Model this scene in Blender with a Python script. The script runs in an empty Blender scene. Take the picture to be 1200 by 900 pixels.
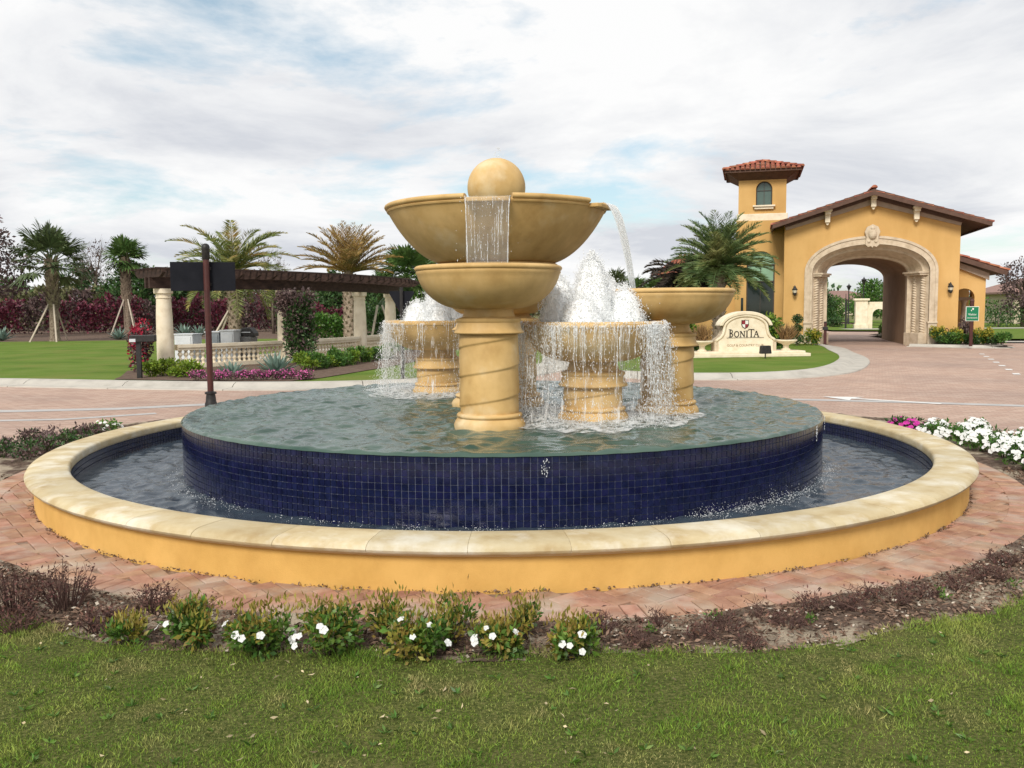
import bpy, bmesh, math, random
import numpy as np
from math import sin, cos, pi, radians, sqrt, atan2, tan, exp
from mathutils import Vector, Matrix, Euler

random.seed(7)
rng = np.random.default_rng(11)
S = bpy.context.scene
COL = S.collection

# ------------------------------------------------------------------ camera
cam_d = bpy.data.cameras.new('camera')
cam = bpy.data.objects.new('camera', cam_d)
COL.objects.link(cam)
cam.location = (0, 0, 1.6)
cam_d.sensor_width = 36.0
cam_d.lens = 1042.0 / 1200.0 * 36.0
cam_d.clip_start = 0.05
cam_d.clip_end = 3000
cam.matrix_world = (Matrix.Translation((0, 0, 1.6)) @ Matrix.Rotation(pi / 2 - 0.0843, 4, 'X') @ Matrix.Rotation(-0.0071, 4, 'Z'))
S.camera = cam
S.render.resolution_x, S.render.resolution_y = 1024, 768

# ------------------------------------------------------------------ world and sun
SUN_EL, SUN_AZ = radians(40), radians(200)      # azimuth clockwise from +Y: behind the camera, a little to the left
world = bpy.data.worlds.new('World')
S.world = world
world.use_nodes = True
wn, wl = world.node_tree.nodes, world.node_tree.links
wn.clear()
def wnode(t, **kw):
    n = wn.new(t)
    for k, v in kw.items():
        setattr(n, k, v)
    return n
out = wnode('ShaderNodeOutputWorld'); bg = wnode('ShaderNodeBackground')
sky = wnode('ShaderNodeTexSky', sky_type='NISHITA', sun_disc=False, sun_elevation=SUN_EL, sun_rotation=SUN_AZ)
tc = wnode('ShaderNodeTexCoord'); sep = wnode('ShaderNodeSeparateXYZ')
wl.new(tc.outputs['Generated'], sep.inputs[0])
def wmath(op, a, b=None, clamp=False):
    n = wnode('ShaderNodeMath', operation=op, use_clamp=clamp)
    for i, v in enumerate((a, b)):
        if v is None: continue
        if isinstance(v, (int, float)): n.inputs[i].default_value = v
        else: wl.new(v, n.inputs[i])
    return n.outputs[0]
zz = wmath('ADD', wmath('MAXIMUM', sep.outputs[2], 0.0), 0.16)
cmb = wnode('ShaderNodeCombineXYZ')
wl.new(wmath('DIVIDE', sep.outputs[0], zz), cmb.inputs[0]); wl.new(wmath('DIVIDE', sep.outputs[1], zz), cmb.inputs[1])
def wnoise(scale, detail, rough, off, dist=0.0):
    mp = wnode('ShaderNodeMapping'); mp.inputs['Location'].default_value = off
    wl.new(cmb.outputs[0], mp.inputs[0])
    n = wnode('ShaderNodeTexNoise'); n.inputs['Scale'].default_value = scale; n.inputs['Detail'].default_value = detail
    n.inputs['Roughness'].default_value = rough; n.inputs['Distortion'].default_value = dist
    wl.new(mp.outputs[0], n.inputs[0]); return n.outputs[0]
def wramp(fac, stops):
    r = wnode('ShaderNodeValToRGB'); e = r.color_ramp.elements
    while len(e) < len(stops): e.new(0.5)
    for q, (p, c) in zip(e, stops): q.position = p; q.color = (*c, 1)
    wl.new(fac, r.inputs[0]); return r.outputs[0]
cover = wramp(wnoise(0.95, 10, 0.6, (-16.39, 18.03, 1.35), 0.25), [(0.34, (0, 0, 0)), (0.46, (1, 1, 1))])
shade = wramp(wnoise(0.8, 10, 0.6, (9.57, 13.65, 6.72), 0.35), [(0.36, (6.9, 7.15, 7.7)), (0.48, (8.9, 9.0, 9.2)), (0.58, (10.1, 10.1, 10.1))])
mixc = wnode('ShaderNodeMix', data_type='RGBA')
mul = wnode('ShaderNodeMix', data_type='RGBA', blend_type='ADD'); mul.inputs[0].default_value = 1.0
wl.new(sky.outputs[0], mul.inputs[6]); mul.inputs[7].default_value = (2.0, 2.6, 2.4, 1)      # thin high veil over the blue
wl.new(cover, mixc.inputs[0]); wl.new(mul.outputs[2], mixc.inputs[6]); wl.new(shade, mixc.inputs[7])
wl.new(mixc.outputs[2], bg.inputs[0]); bg.inputs[1].default_value = 0.090
wl.new(bg.outputs[0], out.inputs[0])

sun_d = bpy.data.lights.new('sun', 'SUN'); sun_d.energy = 3.0; sun_d.angle = radians(18); sun_d.color = (1.0, 0.95, 0.86)
sun = bpy.data.objects.new('sun', sun_d); COL.objects.link(sun)
sdir = Vector((sin(SUN_AZ) * cos(SUN_EL), cos(SUN_AZ) * cos(SUN_EL), sin(SUN_EL)))
sun.rotation_euler = sdir.to_track_quat('Z', 'Y').to_euler(); sun.location = sdir * 60

S.view_settings.view_transform = 'Standard'; S.view_settings.look = 'None'
S.view_settings.exposure = 0.12; S.view_settings.gamma = 1.0; S.view_settings.use_curve_mapping = False
S.render.engine = 'CYCLES'
S.cycles.diffuse_bounces = 8; S.cycles.max_bounces = 14; S.cycles.transparent_max_bounces = 16

# ------------------------------------------------------------------ materials
MATS = {}
def mat(name, cols, rough=0.75, scale=4.0, detail=6.0, lo=0.32, hi=0.68, rnd=0.0, hue=0.0, bump=0.0, bscale=40.0, bdist=0.01,
        spec=0.4, translucent=0.0, stretch=(1, 1, 1), patch=None, pscale=2.0, plo=0.5, phi=0.6, metal=0.0, coat=0.0, streak=None):
    m = bpy.data.materials.new(name); m.use_nodes = True
    N, L = m.node_tree.nodes, m.node_tree.links
    b = N['Principled BSDF']; o = N['Material Output']
    geo = N.new('ShaderNodeNewGeometry'); mp = N.new('ShaderNodeMapping'); mp.inputs['Scale'].default_value = stretch
    L.new(geo.outputs['Position'], mp.inputs[0])
    def noise(s, d, r=0.55):
        n = N.new('ShaderNodeTexNoise'); n.inputs['Scale'].default_value = s; n.inputs['Detail'].default_value = d; n.inputs['Roughness'].default_value = r
        L.new(mp.outputs[0], n.inputs[0]); return n.outputs[0]
    rp = N.new('ShaderNodeValToRGB'); e = rp.color_ramp.elements
    if len(cols) == 1: cols = [cols[0], cols[0]]
    while len(e) < len(cols): e.new(0.5)
    for i, c in enumerate(cols):
        e[i].position = lo + (hi - lo) * i / (len(cols) - 1); e[i].color = (*c, 1)
    L.new(noise(scale, detail), rp.inputs[0]); colr = rp.outputs[0]
    if patch is not None:
        pr = N.new('ShaderNodeValToRGB'); pe = pr.color_ramp.elements; pe[0].position = plo; pe[1].position = phi
        L.new(noise(pscale, 5, 0.6), pr.inputs[0])
        mx = N.new('ShaderNodeMix'); mx.data_type = 'RGBA'; L.new(pr.outputs[0], mx.inputs[0]); L.new(colr, mx.inputs[6]); mx.inputs[7].default_value = (*patch, 1); colr = mx.outputs[2]
    if streak is not None:              # (strength, scale, vertical squash): weathering runs and blotches
        sp_m = N.new('ShaderNodeMapping'); sp_m.inputs['Scale'].default_value = (1, 1, streak[2]); L.new(geo.outputs['Position'], sp_m.inputs[0])
        sn = N.new('ShaderNodeTexNoise'); sn.inputs['Scale'].default_value = streak[1]; sn.inputs['Detail'].default_value = 7; sn.inputs['Roughness'].default_value = 0.62; L.new(sp_m.outputs[0], sn.inputs[0])
        sr = N.new('ShaderNodeValToRGB'); sr.color_ramp.elements[0].position = 0.36; sr.color_ramp.elements[1].position = 0.60; k_ = 1 - streak[0]
        sr.color_ramp.elements[0].color = (k_, k_ * 0.97, k_ * 0.92, 1); sr.color_ramp.elements[1].color = (1, 1, 1, 1); L.new(sn.outputs[0], sr.inputs[0])
        sm_ = N.new('ShaderNodeMix'); sm_.data_type = 'RGBA'; sm_.blend_type = 'MULTIPLY'; sm_.inputs[0].default_value = 1; L.new(colr, sm_.inputs[6]); L.new(sr.outputs[0], sm_.inputs[7]); colr = sm_.outputs[2]
    if rnd or hue:
        oi = N.new('ShaderNodeObjectInfo'); ad = N.new('ShaderNodeMath'); ad.operation = 'ADD'
        L.new(oi.outputs['Random'], ad.inputs[0]); L.new(geo.outputs['Random Per Island'], ad.inputs[1])
        fr = N.new('ShaderNodeMath'); fr.operation = 'FRACT'; L.new(ad.outputs[0], fr.inputs[0])
        hs = N.new('ShaderNodeHueSaturation')
        mr = N.new('ShaderNodeMapRange'); mr.inputs[3].default_value = 1 - rnd; mr.inputs[4].default_value = 1 + rnd
        L.new(fr.outputs[0], mr.inputs[0]); L.new(mr.outputs[0], hs.inputs['Value'])
        if hue:
            m7 = N.new('ShaderNodeMath'); m7.operation = 'MULTIPLY'; m7.inputs[1].default_value = 7.31; L.new(fr.outputs[0], m7.inputs[0])
            f7 = N.new('ShaderNodeMath'); f7.operation = 'FRACT'; L.new(m7.outputs[0], f7.inputs[0])
            mh = N.new('ShaderNodeMapRange'); mh.inputs[3].default_value = 0.5 - hue; mh.inputs[4].default_value = 0.5 + hue
            L.new(f7.outputs[0], mh.inputs[0]); L.new(mh.outputs[0], hs.inputs['Hue'])
        L.new(colr, hs.inputs['Color']); colr = hs.outputs[0]
    L.new(colr, b.inputs['Base Color'])
    b.inputs['Roughness'].default_value = rough; b.inputs['Specular IOR Level'].default_value = spec; b.inputs['Metallic'].default_value = metal
    if coat: b.inputs['Coat Weight'].default_value = coat; b.inputs['Coat Roughness'].default_value = 0.08
    if bump:
        bp = N.new('ShaderNodeBump'); bp.inputs['Strength'].default_value = bump; bp.inputs['Distance'].default_value = bdist
        L.new(noise(bscale, 5, 0.65), bp.inputs['Height']); L.new(bp.outputs[0], b.inputs['Normal'])
    if translucent:
        t = N.new('ShaderNodeBsdfTranslucent'); L.new(colr, t.inputs[0]); ms = N.new('ShaderNodeMixShader'); ms.inputs[0].default_value = translucent
        L.new(b.outputs[0], ms.inputs[1]); L.new(t.outputs[0], ms.inputs[2]); L.new(ms.outputs[0], o.inputs[0])
    MATS[name] = m
    return m

mat('stucco', [(0.6528, 0.3940, 0.1150), (0.7008, 0.4285, 0.1350), (0.7344, 0.4580, 0.1550)], 0.9, 0.9, 8, bump=0.5, bscale=150, bdist=0.004, spec=0.15, streak=(0.13, 3.5, 0.8))
mat('stucco_gate', [(0.5665, 0.3484, 0.1283), (0.6077, 0.3765, 0.1425), (0.6438, 0.4056, 0.1615)], 0.9, 0.6, 8, bump=0.4, bscale=40, bdist=0.006, spec=0.15, streak=(0.10, 1.1, 0.25))
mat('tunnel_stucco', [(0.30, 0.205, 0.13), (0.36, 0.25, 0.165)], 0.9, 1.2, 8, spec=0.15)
mat('fountain_stone', [(0.4593, 0.2807, 0.0966), (0.5990, 0.3930, 0.1554), (0.6689, 0.4538, 0.1974)], 0.62, 3.2, 9, 0.28, 0.66, bump=0.28, bscale=90, bdist=0.004, spec=0.35, patch=(0.69, 0.54, 0.32), pscale=1.7, plo=0.54, phi=0.70, streak=(0.20, 3.0, 0.6))
mat('coping_stone', [(0.4504, 0.3352, 0.1738), (0.5483, 0.4486, 0.2704), (0.5875, 0.5028, 0.3332)], 0.7, 4.5, 8, 0.3, 0.66, rnd=0.11, bump=0.6, bscale=60, bdist=0.005, spec=0.25, patch=(0.68, 0.63, 0.51), pscale=2.6, plo=0.50, phi=0.66, streak=(0.10, 5, 1.0))
mat('mortar', [(0.56, 0.48, 0.33), (0.62, 0.54, 0.38)], 0.95, 20)
mat('cast_stone', [(0.46, 0.37, 0.26), (0.56, 0.46, 0.34), (0.62, 0.52, 0.39)], 0.85, 5, 8, bump=0.35, bscale=60, bdist=0.006, spec=0.2)
mat('cream_stone', [(0.6696, 0.5724, 0.4212), (0.7560, 0.6588, 0.4968), (0.7992, 0.7128, 0.5616)], 0.85, 5, 8, bump=0.3, bscale=60, bdist=0.005, spec=0.2)
mat('tile_blue', [(0.006, 0.008, 0.030), (0.009, 0.012, 0.045), (0.014, 0.017, 0.062)], 0.14, 14, 4, rnd=0.14, hue=0.006, bump=0.12, bscale=90, bdist=0.002, spec=0.5)
mat('grout', [(0.0896, 0.1024, 0.1600), (0.1280, 0.1408, 0.2048)], 0.7, 25)
mat('brick', [(0.29, 0.155, 0.105), (0.38, 0.215, 0.145), (0.44, 0.27, 0.19)], 0.9, 9, 7, rnd=0.13, hue=0.010, bump=0.5, bscale=120, bdist=0.004, spec=0.15, patch=(0.42, 0.33, 0.26), pscale=3, plo=0.46, phi=0.66)
mat('sand_joint', [(0.16, 0.10, 0.07), (0.30, 0.21, 0.15)], 0.95, 30)
mat('mulch', [(0.06, 0.04, 0.03), (0.13, 0.09, 0.068), (0.21, 0.155, 0.12)], 0.95, 22, 9, 0.3, 0.7, bump=1.0, bscale=60, bdist=0.02, spec=0.1, patch=(0.42, 0.35, 0.26), pscale=2.6, plo=0.47, phi=0.58)
mat('mulch_far', [(0.11, 0.075, 0.058), (0.17, 0.12, 0.09)], 0.95, 6, 8, bump=0.8, bscale=12, bdist=0.03, spec=0.1)
mat('chip', [(0.1125, 0.0688, 0.0500), (0.2750, 0.1875, 0.1375)], 0.95, 30, rnd=0.6, spec=0.1)
mat('pale_chip', [(0.5, 0.44, 0.36)], 0.95, 30, rnd=0.3, spec=0.1)
mat('lawn', [(0.045, 0.062, 0.014), (0.10, 0.115, 0.03), (0.19, 0.185, 0.065)], 0.95, 60, 6, bump=0.9, bscale=90, bdist=0.02, spec=0.1, patch=(0.17, 0.145, 0.06), pscale=1.3, plo=0.55, phi=0.72)
mat('lawn_far', [(0.0874, 0.1468, 0.0200), (0.1178, 0.1837, 0.0272), (0.1443, 0.1976, 0.0400)], 0.95, 0.7, 10, bump=0.8, bscale=14, bdist=0.03, spec=0.1, patch=(0.17, 0.185, 0.045), pscale=0.5, plo=0.5, phi=0.75)
mat('field', [(0.13, 0.14, 0.05), (0.18, 0.17, 0.07)], 0.95, 0.2, 8, spec=0.1)
mat('grass_blade', [(0.1200, 0.2322, 0.0256), (0.2150, 0.3186, 0.0480), (0.3200, 0.3672, 0.0880)], 0.6, 3.0, 7, rnd=0.55, hue=0.02, translucent=0.3, spec=0.2, patch=(0.44, 0.375, 0.17), pscale=1.9, plo=0.53, phi=0.68)
mat('straw', [(0.42, 0.34, 0.20), (0.55, 0.46, 0.30)], 0.9, 30, rnd=0.4, spec=0.1)
mat('concrete', [(0.38, 0.355, 0.31), (0.46, 0.43, 0.38), (0.50, 0.47, 0.41)], 0.9, 2.5, 9, bump=0.3, bscale=50, bdist=0.004, spec=0.2)
mat('concrete_band', [(0.40, 0.385, 0.37), (0.48, 0.465, 0.45)], 0.9, 3, 8, spec=0.2)
mat('white_paint', [(0.66, 0.65, 0.62), (0.78, 0.77, 0.74)], 0.7, 9, 8)
mat('wood_dark', [(0.0245, 0.0140, 0.0112), (0.0420, 0.0238, 0.0182), (0.0595, 0.0350, 0.0266)], 0.75, 6, 8, rnd=0.2, stretch=(1, 1, 3), spec=0.25)
mat('pole_brown', [(0.055, 0.016, 0.014), (0.075, 0.022, 0.018)], 0.45, 8, 5)
mat('sign_black', [(0.007, 0.008, 0.012), (0.012, 0.013, 0.018)], 0.7, 5, 5, spec=0.15)
mat('black_metal', [(0.012, 0.011, 0.011), (0.03, 0.028, 0.026)], 0.5, 20, 5)
mat('grey_metal', [(0.10, 0.10, 0.10), (0.16, 0.16, 0.16)], 0.5, 20, 5)
mat('white_cabinet', [(0.52, 0.54, 0.56), (0.62, 0.64, 0.66)], 0.5, 5, 5)
mat('grey_cabinet', [(0.22, 0.25, 0.27), (0.28, 0.31, 0.33)], 0.5, 5, 5)
mat('roof_tile', [(0.23, 0.075, 0.045), (0.33, 0.115, 0.07), (0.42, 0.18, 0.115)], 0.85, 5, 6, rnd=0.3, hue=0.012, spec=0.2)
mat('roof_tile_far', [(0.22, 0.13, 0.11), (0.28, 0.18, 0.15)], 0.9, 5, 6, rnd=0.2, spec=0.2)
mat('eave_wood', [(0.085, 0.045, 0.032), (0.12, 0.066, 0.046)], 0.8, 5, 6)
mat('eave_trim', [(0.36, 0.27, 0.20), (0.43, 0.33, 0.25)], 0.85, 5, 6)
mat('dark_glass', [(0.012, 0.02, 0.018), (0.02, 0.03, 0.026)], 0.05, 1, 2, spec=0.5)
mat('green_glass', [(0.25, 0.42, 0.28), (0.29, 0.46, 0.32)], 0.12, 1, 2, spec=0.5)
mat('tower_glass', [(0.075, 0.12, 0.105), (0.10, 0.15, 0.13)], 0.08, 1, 2, spec=0.5)
mat('frame_bronze', [(0.06, 0.045, 0.035), (0.08, 0.06, 0.048)], 0.5, 5)
mat('lamp_glass', [(0.6, 0.55, 0.42)], 0.3, 5)
mat('letter_dark', [(0.02, 0.015, 0.012)], 0.4, 5)
mat('letter_faint', [(0.32, 0.245, 0.155)], 0.7, 5)
mat('shield_red', [(0.24, 0.02, 0.03)], 0.5, 5)
mat('shield_white', [(0.75, 0.73, 0.68)], 0.5, 5)
mat('sign_green', [(0.006, 0.17, 0.075)], 0.45, 5)
mat('bark_palm', [(0.13, 0.095, 0.07), (0.24, 0.185, 0.14), (0.33, 0.27, 0.21)], 0.95, 12, 8, rnd=0.35, bump=0.8, bscale=40, bdist=0.02, spec=0.1)
mat('bark', [(0.10, 0.075, 0.058), (0.19, 0.15, 0.12)], 0.95, 10, 8, spec=0.1, bump=0.6, bscale=30, bdist=0.02)
mat('stake', [(0.42, 0.35, 0.28), (0.55, 0.47, 0.38)], 0.9, 5, 6)
mat('leaf_sabal', [(0.075, 0.105, 0.042), (0.13, 0.17, 0.075)], 0.5, 1.2, 4, rnd=0.45, hue=0.02, translucent=0.2)
mat('leaf_sabal_bright', [(0.070, 0.135, 0.035), (0.13, 0.21, 0.058)], 0.5, 1.2, 4, rnd=0.4, hue=0.02, translucent=0.2)
mat('leaf_date', [(0.147, 0.190, 0.052), (0.224, 0.259, 0.078), (0.397, 0.276, 0.095)], 0.55, 0.9, 4, rnd=0.4, hue=0.025, translucent=0.2)
mat('leaf_date_gold', [(0.154, 0.133, 0.049), (0.336, 0.217, 0.070), (0.420, 0.280, 0.105)], 0.6, 0.9, 4, rnd=0.4, hue=0.02, translucent=0.2)
mat('leaf_date_gate', [(0.085, 0.145, 0.051), (0.145, 0.204, 0.068), (0.255, 0.246, 0.085)], 0.55, 0.9, 4, rnd=0.4, hue=0.02, translucent=0.2)
mat('leaf_dead', [(0.028, 0.02, 0.016), (0.055, 0.042, 0.03)], 0.8, 2, 4, rnd=0.5)
mat('leaf_dark', [(0.033, 0.081, 0.022), (0.067, 0.130, 0.033)], 0.5, 2, 4, rnd=0.45, hue=0.02, translucent=0.2)
mat('leaf_mid', [(0.056, 0.137, 0.024), (0.113, 0.225, 0.040)], 0.5, 2, 4, rnd=0.4, hue=0.02, translucent=0.25)
mat('leaf_lime', [(0.13, 0.22, 0.02), (0.22, 0.30, 0.03)], 0.5, 2, 4, rnd=0.35, hue=0.02, translucent=0.25)
mat('leaf_yellow', [(0.26, 0.25, 0.03), (0.40, 0.34, 0.04)], 0.5, 2, 4, rnd=0.3, translucent=0.2)
mat('leaf_front', [(0.0594, 0.1325, 0.0228), (0.1269, 0.2188, 0.0324)], 0.42, 9, 4, rnd=0.4, hue=0.02, translucent=0.2)
mat('leaf_tip', [(0.2160, 0.2160, 0.0360), (0.3600, 0.2640, 0.0600)], 0.5, 9, 4, rnd=0.35, hue=0.03, translucent=0.25)
mat('leaf_purple', [(0.0794, 0.0184, 0.0310), (0.1725, 0.0310, 0.0552)], 0.5, 1.5, 4, rnd=0.45, hue=0.015, translucent=0.15)
mat('leaf_plum', [(0.091, 0.058, 0.058), (0.150, 0.098, 0.091)], 0.6, 1.5, 4, rnd=0.4, translucent=0.15)
mat('leaf_olive', [(0.127, 0.143, 0.060), (0.226, 0.210, 0.106)], 0.7, 0.8, 4, rnd=0.35, hue=0.02, translucent=0.15)
mat('leaf_agave', [(0.143, 0.220, 0.176), (0.242, 0.330, 0.275)], 0.5, 3, 4, rnd=0.2)
mat('leaf_bronze', [(0.20, 0.12, 0.05), (0.30, 0.17, 0.07)], 0.6, 3, 4, rnd=0.3)
mat('twig', [(0.075, 0.038, 0.032), (0.13, 0.075, 0.06)], 0.9, 12, 4, rnd=0.3)
mat('leaf_withered', [(0.085, 0.035, 0.03), (0.14, 0.065, 0.045)], 0.8, 12, 4, rnd=0.5, hue=0.02)
mat('petal_white', [(0.80, 0.80, 0.78)], 0.6, 5, translucent=0.2)
mat('petal_pink', [(0.55, 0.09, 0.30), (0.66, 0.17, 0.42)], 0.6, 12, rnd=0.3, translucent=0.2)
mat('petal_magenta', [(0.50, 0.02, 0.28), (0.60, 0.04, 0.36)], 0.6, 12, rnd=0.25, translucent=0.2)
mat('petal_red', [(0.28, 0.012, 0.03), (0.42, 0.02, 0.06)], 0.6, 8, rnd=0.35, translucent=0.2)
mat('petal_eye', [(0.6, 0.5, 0.1)], 0.6, 5)
mat('house_wall', [(0.50, 0.42, 0.31), (0.56, 0.48, 0.36)], 0.9, 2)

def special(name):
    m = bpy.data.materials.new(name); m.use_nodes = True; MATS[name] = m
    return m, m.node_tree.nodes, m.node_tree.links

def water_mat(name, base, bstr, scales):
    m, N, L = special(name); b = N['Principled BSDF']
    b.inputs['Roughness'].default_value = 0.04; b.inputs['IOR'].default_value = 1.33
    geo = N.new('ShaderNodeNewGeometry')
    n0 = N.new('ShaderNodeTexNoise'); n0.inputs['Scale'].default_value = 1.4; n0.inputs['Detail'].default_value = 4; L.new(geo.outputs['Position'], n0.inputs[0])
    rp = N.new('ShaderNodeValToRGB'); e = rp.color_ramp.elements; e[0].position, e[1].position = 0.35, 0.68
    e[0].color = (*base[0], 1); e[1].color = (*base[1], 1); L.new(n0.outputs[0], rp.inputs[0]); L.new(rp.outputs[0], b.inputs['Base Color'])
    last = None
    for sc, st, dist in scales:
        n = N.new('ShaderNodeTexNoise'); n.inputs['Scale'].default_value = sc; n.inputs['Detail'].default_value = 3; n.inputs['Distortion'].default_value = 0.8
        L.new(geo.outputs['Position'], n.inputs[0])
        bp = N.new('ShaderNodeBump'); bp.inputs['Strength'].default_value = st; bp.inputs['Distance'].default_value = dist
        L.new(n.outputs[0], bp.inputs['Height'])
        if last: L.new(last, bp.inputs['Normal'])
        last = bp.outputs[0]
    L.new(last, b.inputs['Normal'])
water_mat('water_upper', [(0.030, 0.064, 0.050), (0.080, 0.125, 0.100)], 0.5, [(12, 0.35, 0.02), (38, 0.3, 0.006)])
water_mat('water_lower', [(0.030, 0.042, 0.060), (0.045, 0.062, 0.080)], 0.5, [(12, 0.45, 0.02), (34, 0.35, 0.008)])

def spray_mat(name, cover, scale, stretch, clear=0.0, through=0.4):
    """white broken water: a lacy mix of bright foam and clear gaps"""
    m, N, L = special(name); b = N['Principled BSDF']; o = N['Material Output']
    b.inputs['Base Color'].default_value = (0.965, 0.975, 0.98, 1); b.inputs['Roughness'].default_value = 0.3
    b.inputs['Subsurface Weight'].default_value = 0.0; b.inputs['Specular IOR Level'].default_value = 0.5
    tl = N.new('ShaderNodeBsdfTranslucent'); tl.inputs[0].default_value = (0.93, 0.95, 0.96, 1)
    m1 = N.new('ShaderNodeMixShader'); m1.inputs[0].default_value = through; L.new(b.outputs[0], m1.inputs[1]); L.new(tl.outputs[0], m1.inputs[2])
    tr = N.new('ShaderNodeBsdfTransparent'); m2 = N.new('ShaderNodeMixShader')
    geo = N.new('ShaderNodeNewGeometry'); mp = N.new('ShaderNodeMapping'); mp.inputs['Scale'].default_value = stretch
    L.new(geo.outputs['Position'], mp.inputs[0])
    n = N.new('ShaderNodeTexNoise'); n.inputs['Scale'].default_value = scale; n.inputs['Detail'].default_value = 5; n.inputs['Roughness'].default_value = 0.65; L.new(mp.outputs[0], n.inputs[0])
    rp = N.new('ShaderNodeValToRGB'); e = rp.color_ramp.elements
    e[0].position = 0.5 - cover * 0.5 + 0.04; e[1].position = min(0.98, 0.5 - cover * 0.5 + 0.22)
    e[0].color = (clear, clear, clear, 1); e[1].color = (1, 1, 1, 1); L.new(n.outputs[0], rp.inputs[0])
    L.new(rp.outputs[0], m2.inputs[0]); L.new(tr.outputs[0], m2.inputs[1]); L.new(m1.outputs[0], m2.inputs[2]); L.new(m2.outputs[0], o.inputs[0])
spray_mat('plume_core', 1.2, 7, (1, 1, 0.4))
spray_mat('plume_skin', 0.30, 11, (1, 1, 0.35))
spray_mat('froth_core', 3.0, 5, (1, 1, 1), 0, 0.0)
spray_mat('froth', 3.0, 5, (1, 1, 1), 0, 0.12)
spray_mat('sheet_water', -0.18, 60, (1, 1, 0.07), 0.16)
spray_mat('strand', 0.22, 45, (1, 1, 0.4), 0.22)
spray_mat('veil', -0.08, 24, (1, 1, 0.14), 0.015)
spray_mat('foam', 0.30, 14, (1, 1, 1))
spray_mat('drop', 0.9, 3, (1, 1, 1))

# paved road: running-bond pavers by material (too small to pick apart beyond the fountain)
m, N, L = special('road_paver'); b = N['Principled BSDF']; b.inputs['Roughness'].default_value = 0.85; b.inputs['Specular IOR Level'].default_value = 0.25
geo = N.new('ShaderNodeNewGeometry'); mp = N.new('ShaderNodeMapping'); mp.inputs['Rotation'].default_value = (0, 0, radians(4)); L.new(geo.outputs['Position'], mp.inputs[0])
bt = N.new('ShaderNodeTexBrick'); bt.inputs['Scale'].default_value = 1.0; bt.inputs['Brick Width'].default_value = 0.23; bt.inputs['Row Height'].default_value = 0.115; bt.inputs['Mortar Size'].default_value = 0.007
bt.inputs['Color1'].default_value = (0.42, 0.285, 0.225, 1); bt.inputs['Color2'].default_value = (0.52, 0.385, 0.31, 1); bt.inputs['Mortar'].default_value = (0.30, 0.225, 0.18, 1); bt.inputs['Bias'].default_value = -0.1
L.new(mp.outputs[0], bt.inputs[0])
nz = N.new('ShaderNodeTexNoise'); nz.inputs['Scale'].default_value = 0.35; nz.inputs['Detail'].default_value = 8; L.new(geo.outputs['Position'], nz.inputs[0])
rp = N.new('ShaderNodeValToRGB'); rp.color_ramp.elements[0].position = 0.3; rp.color_ramp.elements[1].position = 0.7
rp.color_ramp.elements[0].color = (0.80, 0.80, 0.82, 1); rp.color_ramp.elements[1].color = (1.1, 1.07, 1.04, 1); L.new(nz.outputs[0], rp.inputs[0])
mx = N.new('ShaderNodeMix'); mx.data_type = 'RGBA'; mx.blend_type = 'MULTIPLY'; mx.inputs[0].default_value = 1; L.new(bt.outputs[0], mx.inputs[6]); L.new(rp.outputs[0], mx.inputs[7]); L.new(mx.outputs[2], b.inputs['Base Color'])
bp = N.new('ShaderNodeBump'); bp.inputs['Strength'].default_value = 0.6; bp.inputs['Distance'].default_value = 0.004; bp.invert = True; L.new(bt.outputs['Fac'], bp.inputs['Height']); L.new(bp.outputs[0], b.inputs['Normal'])

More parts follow.
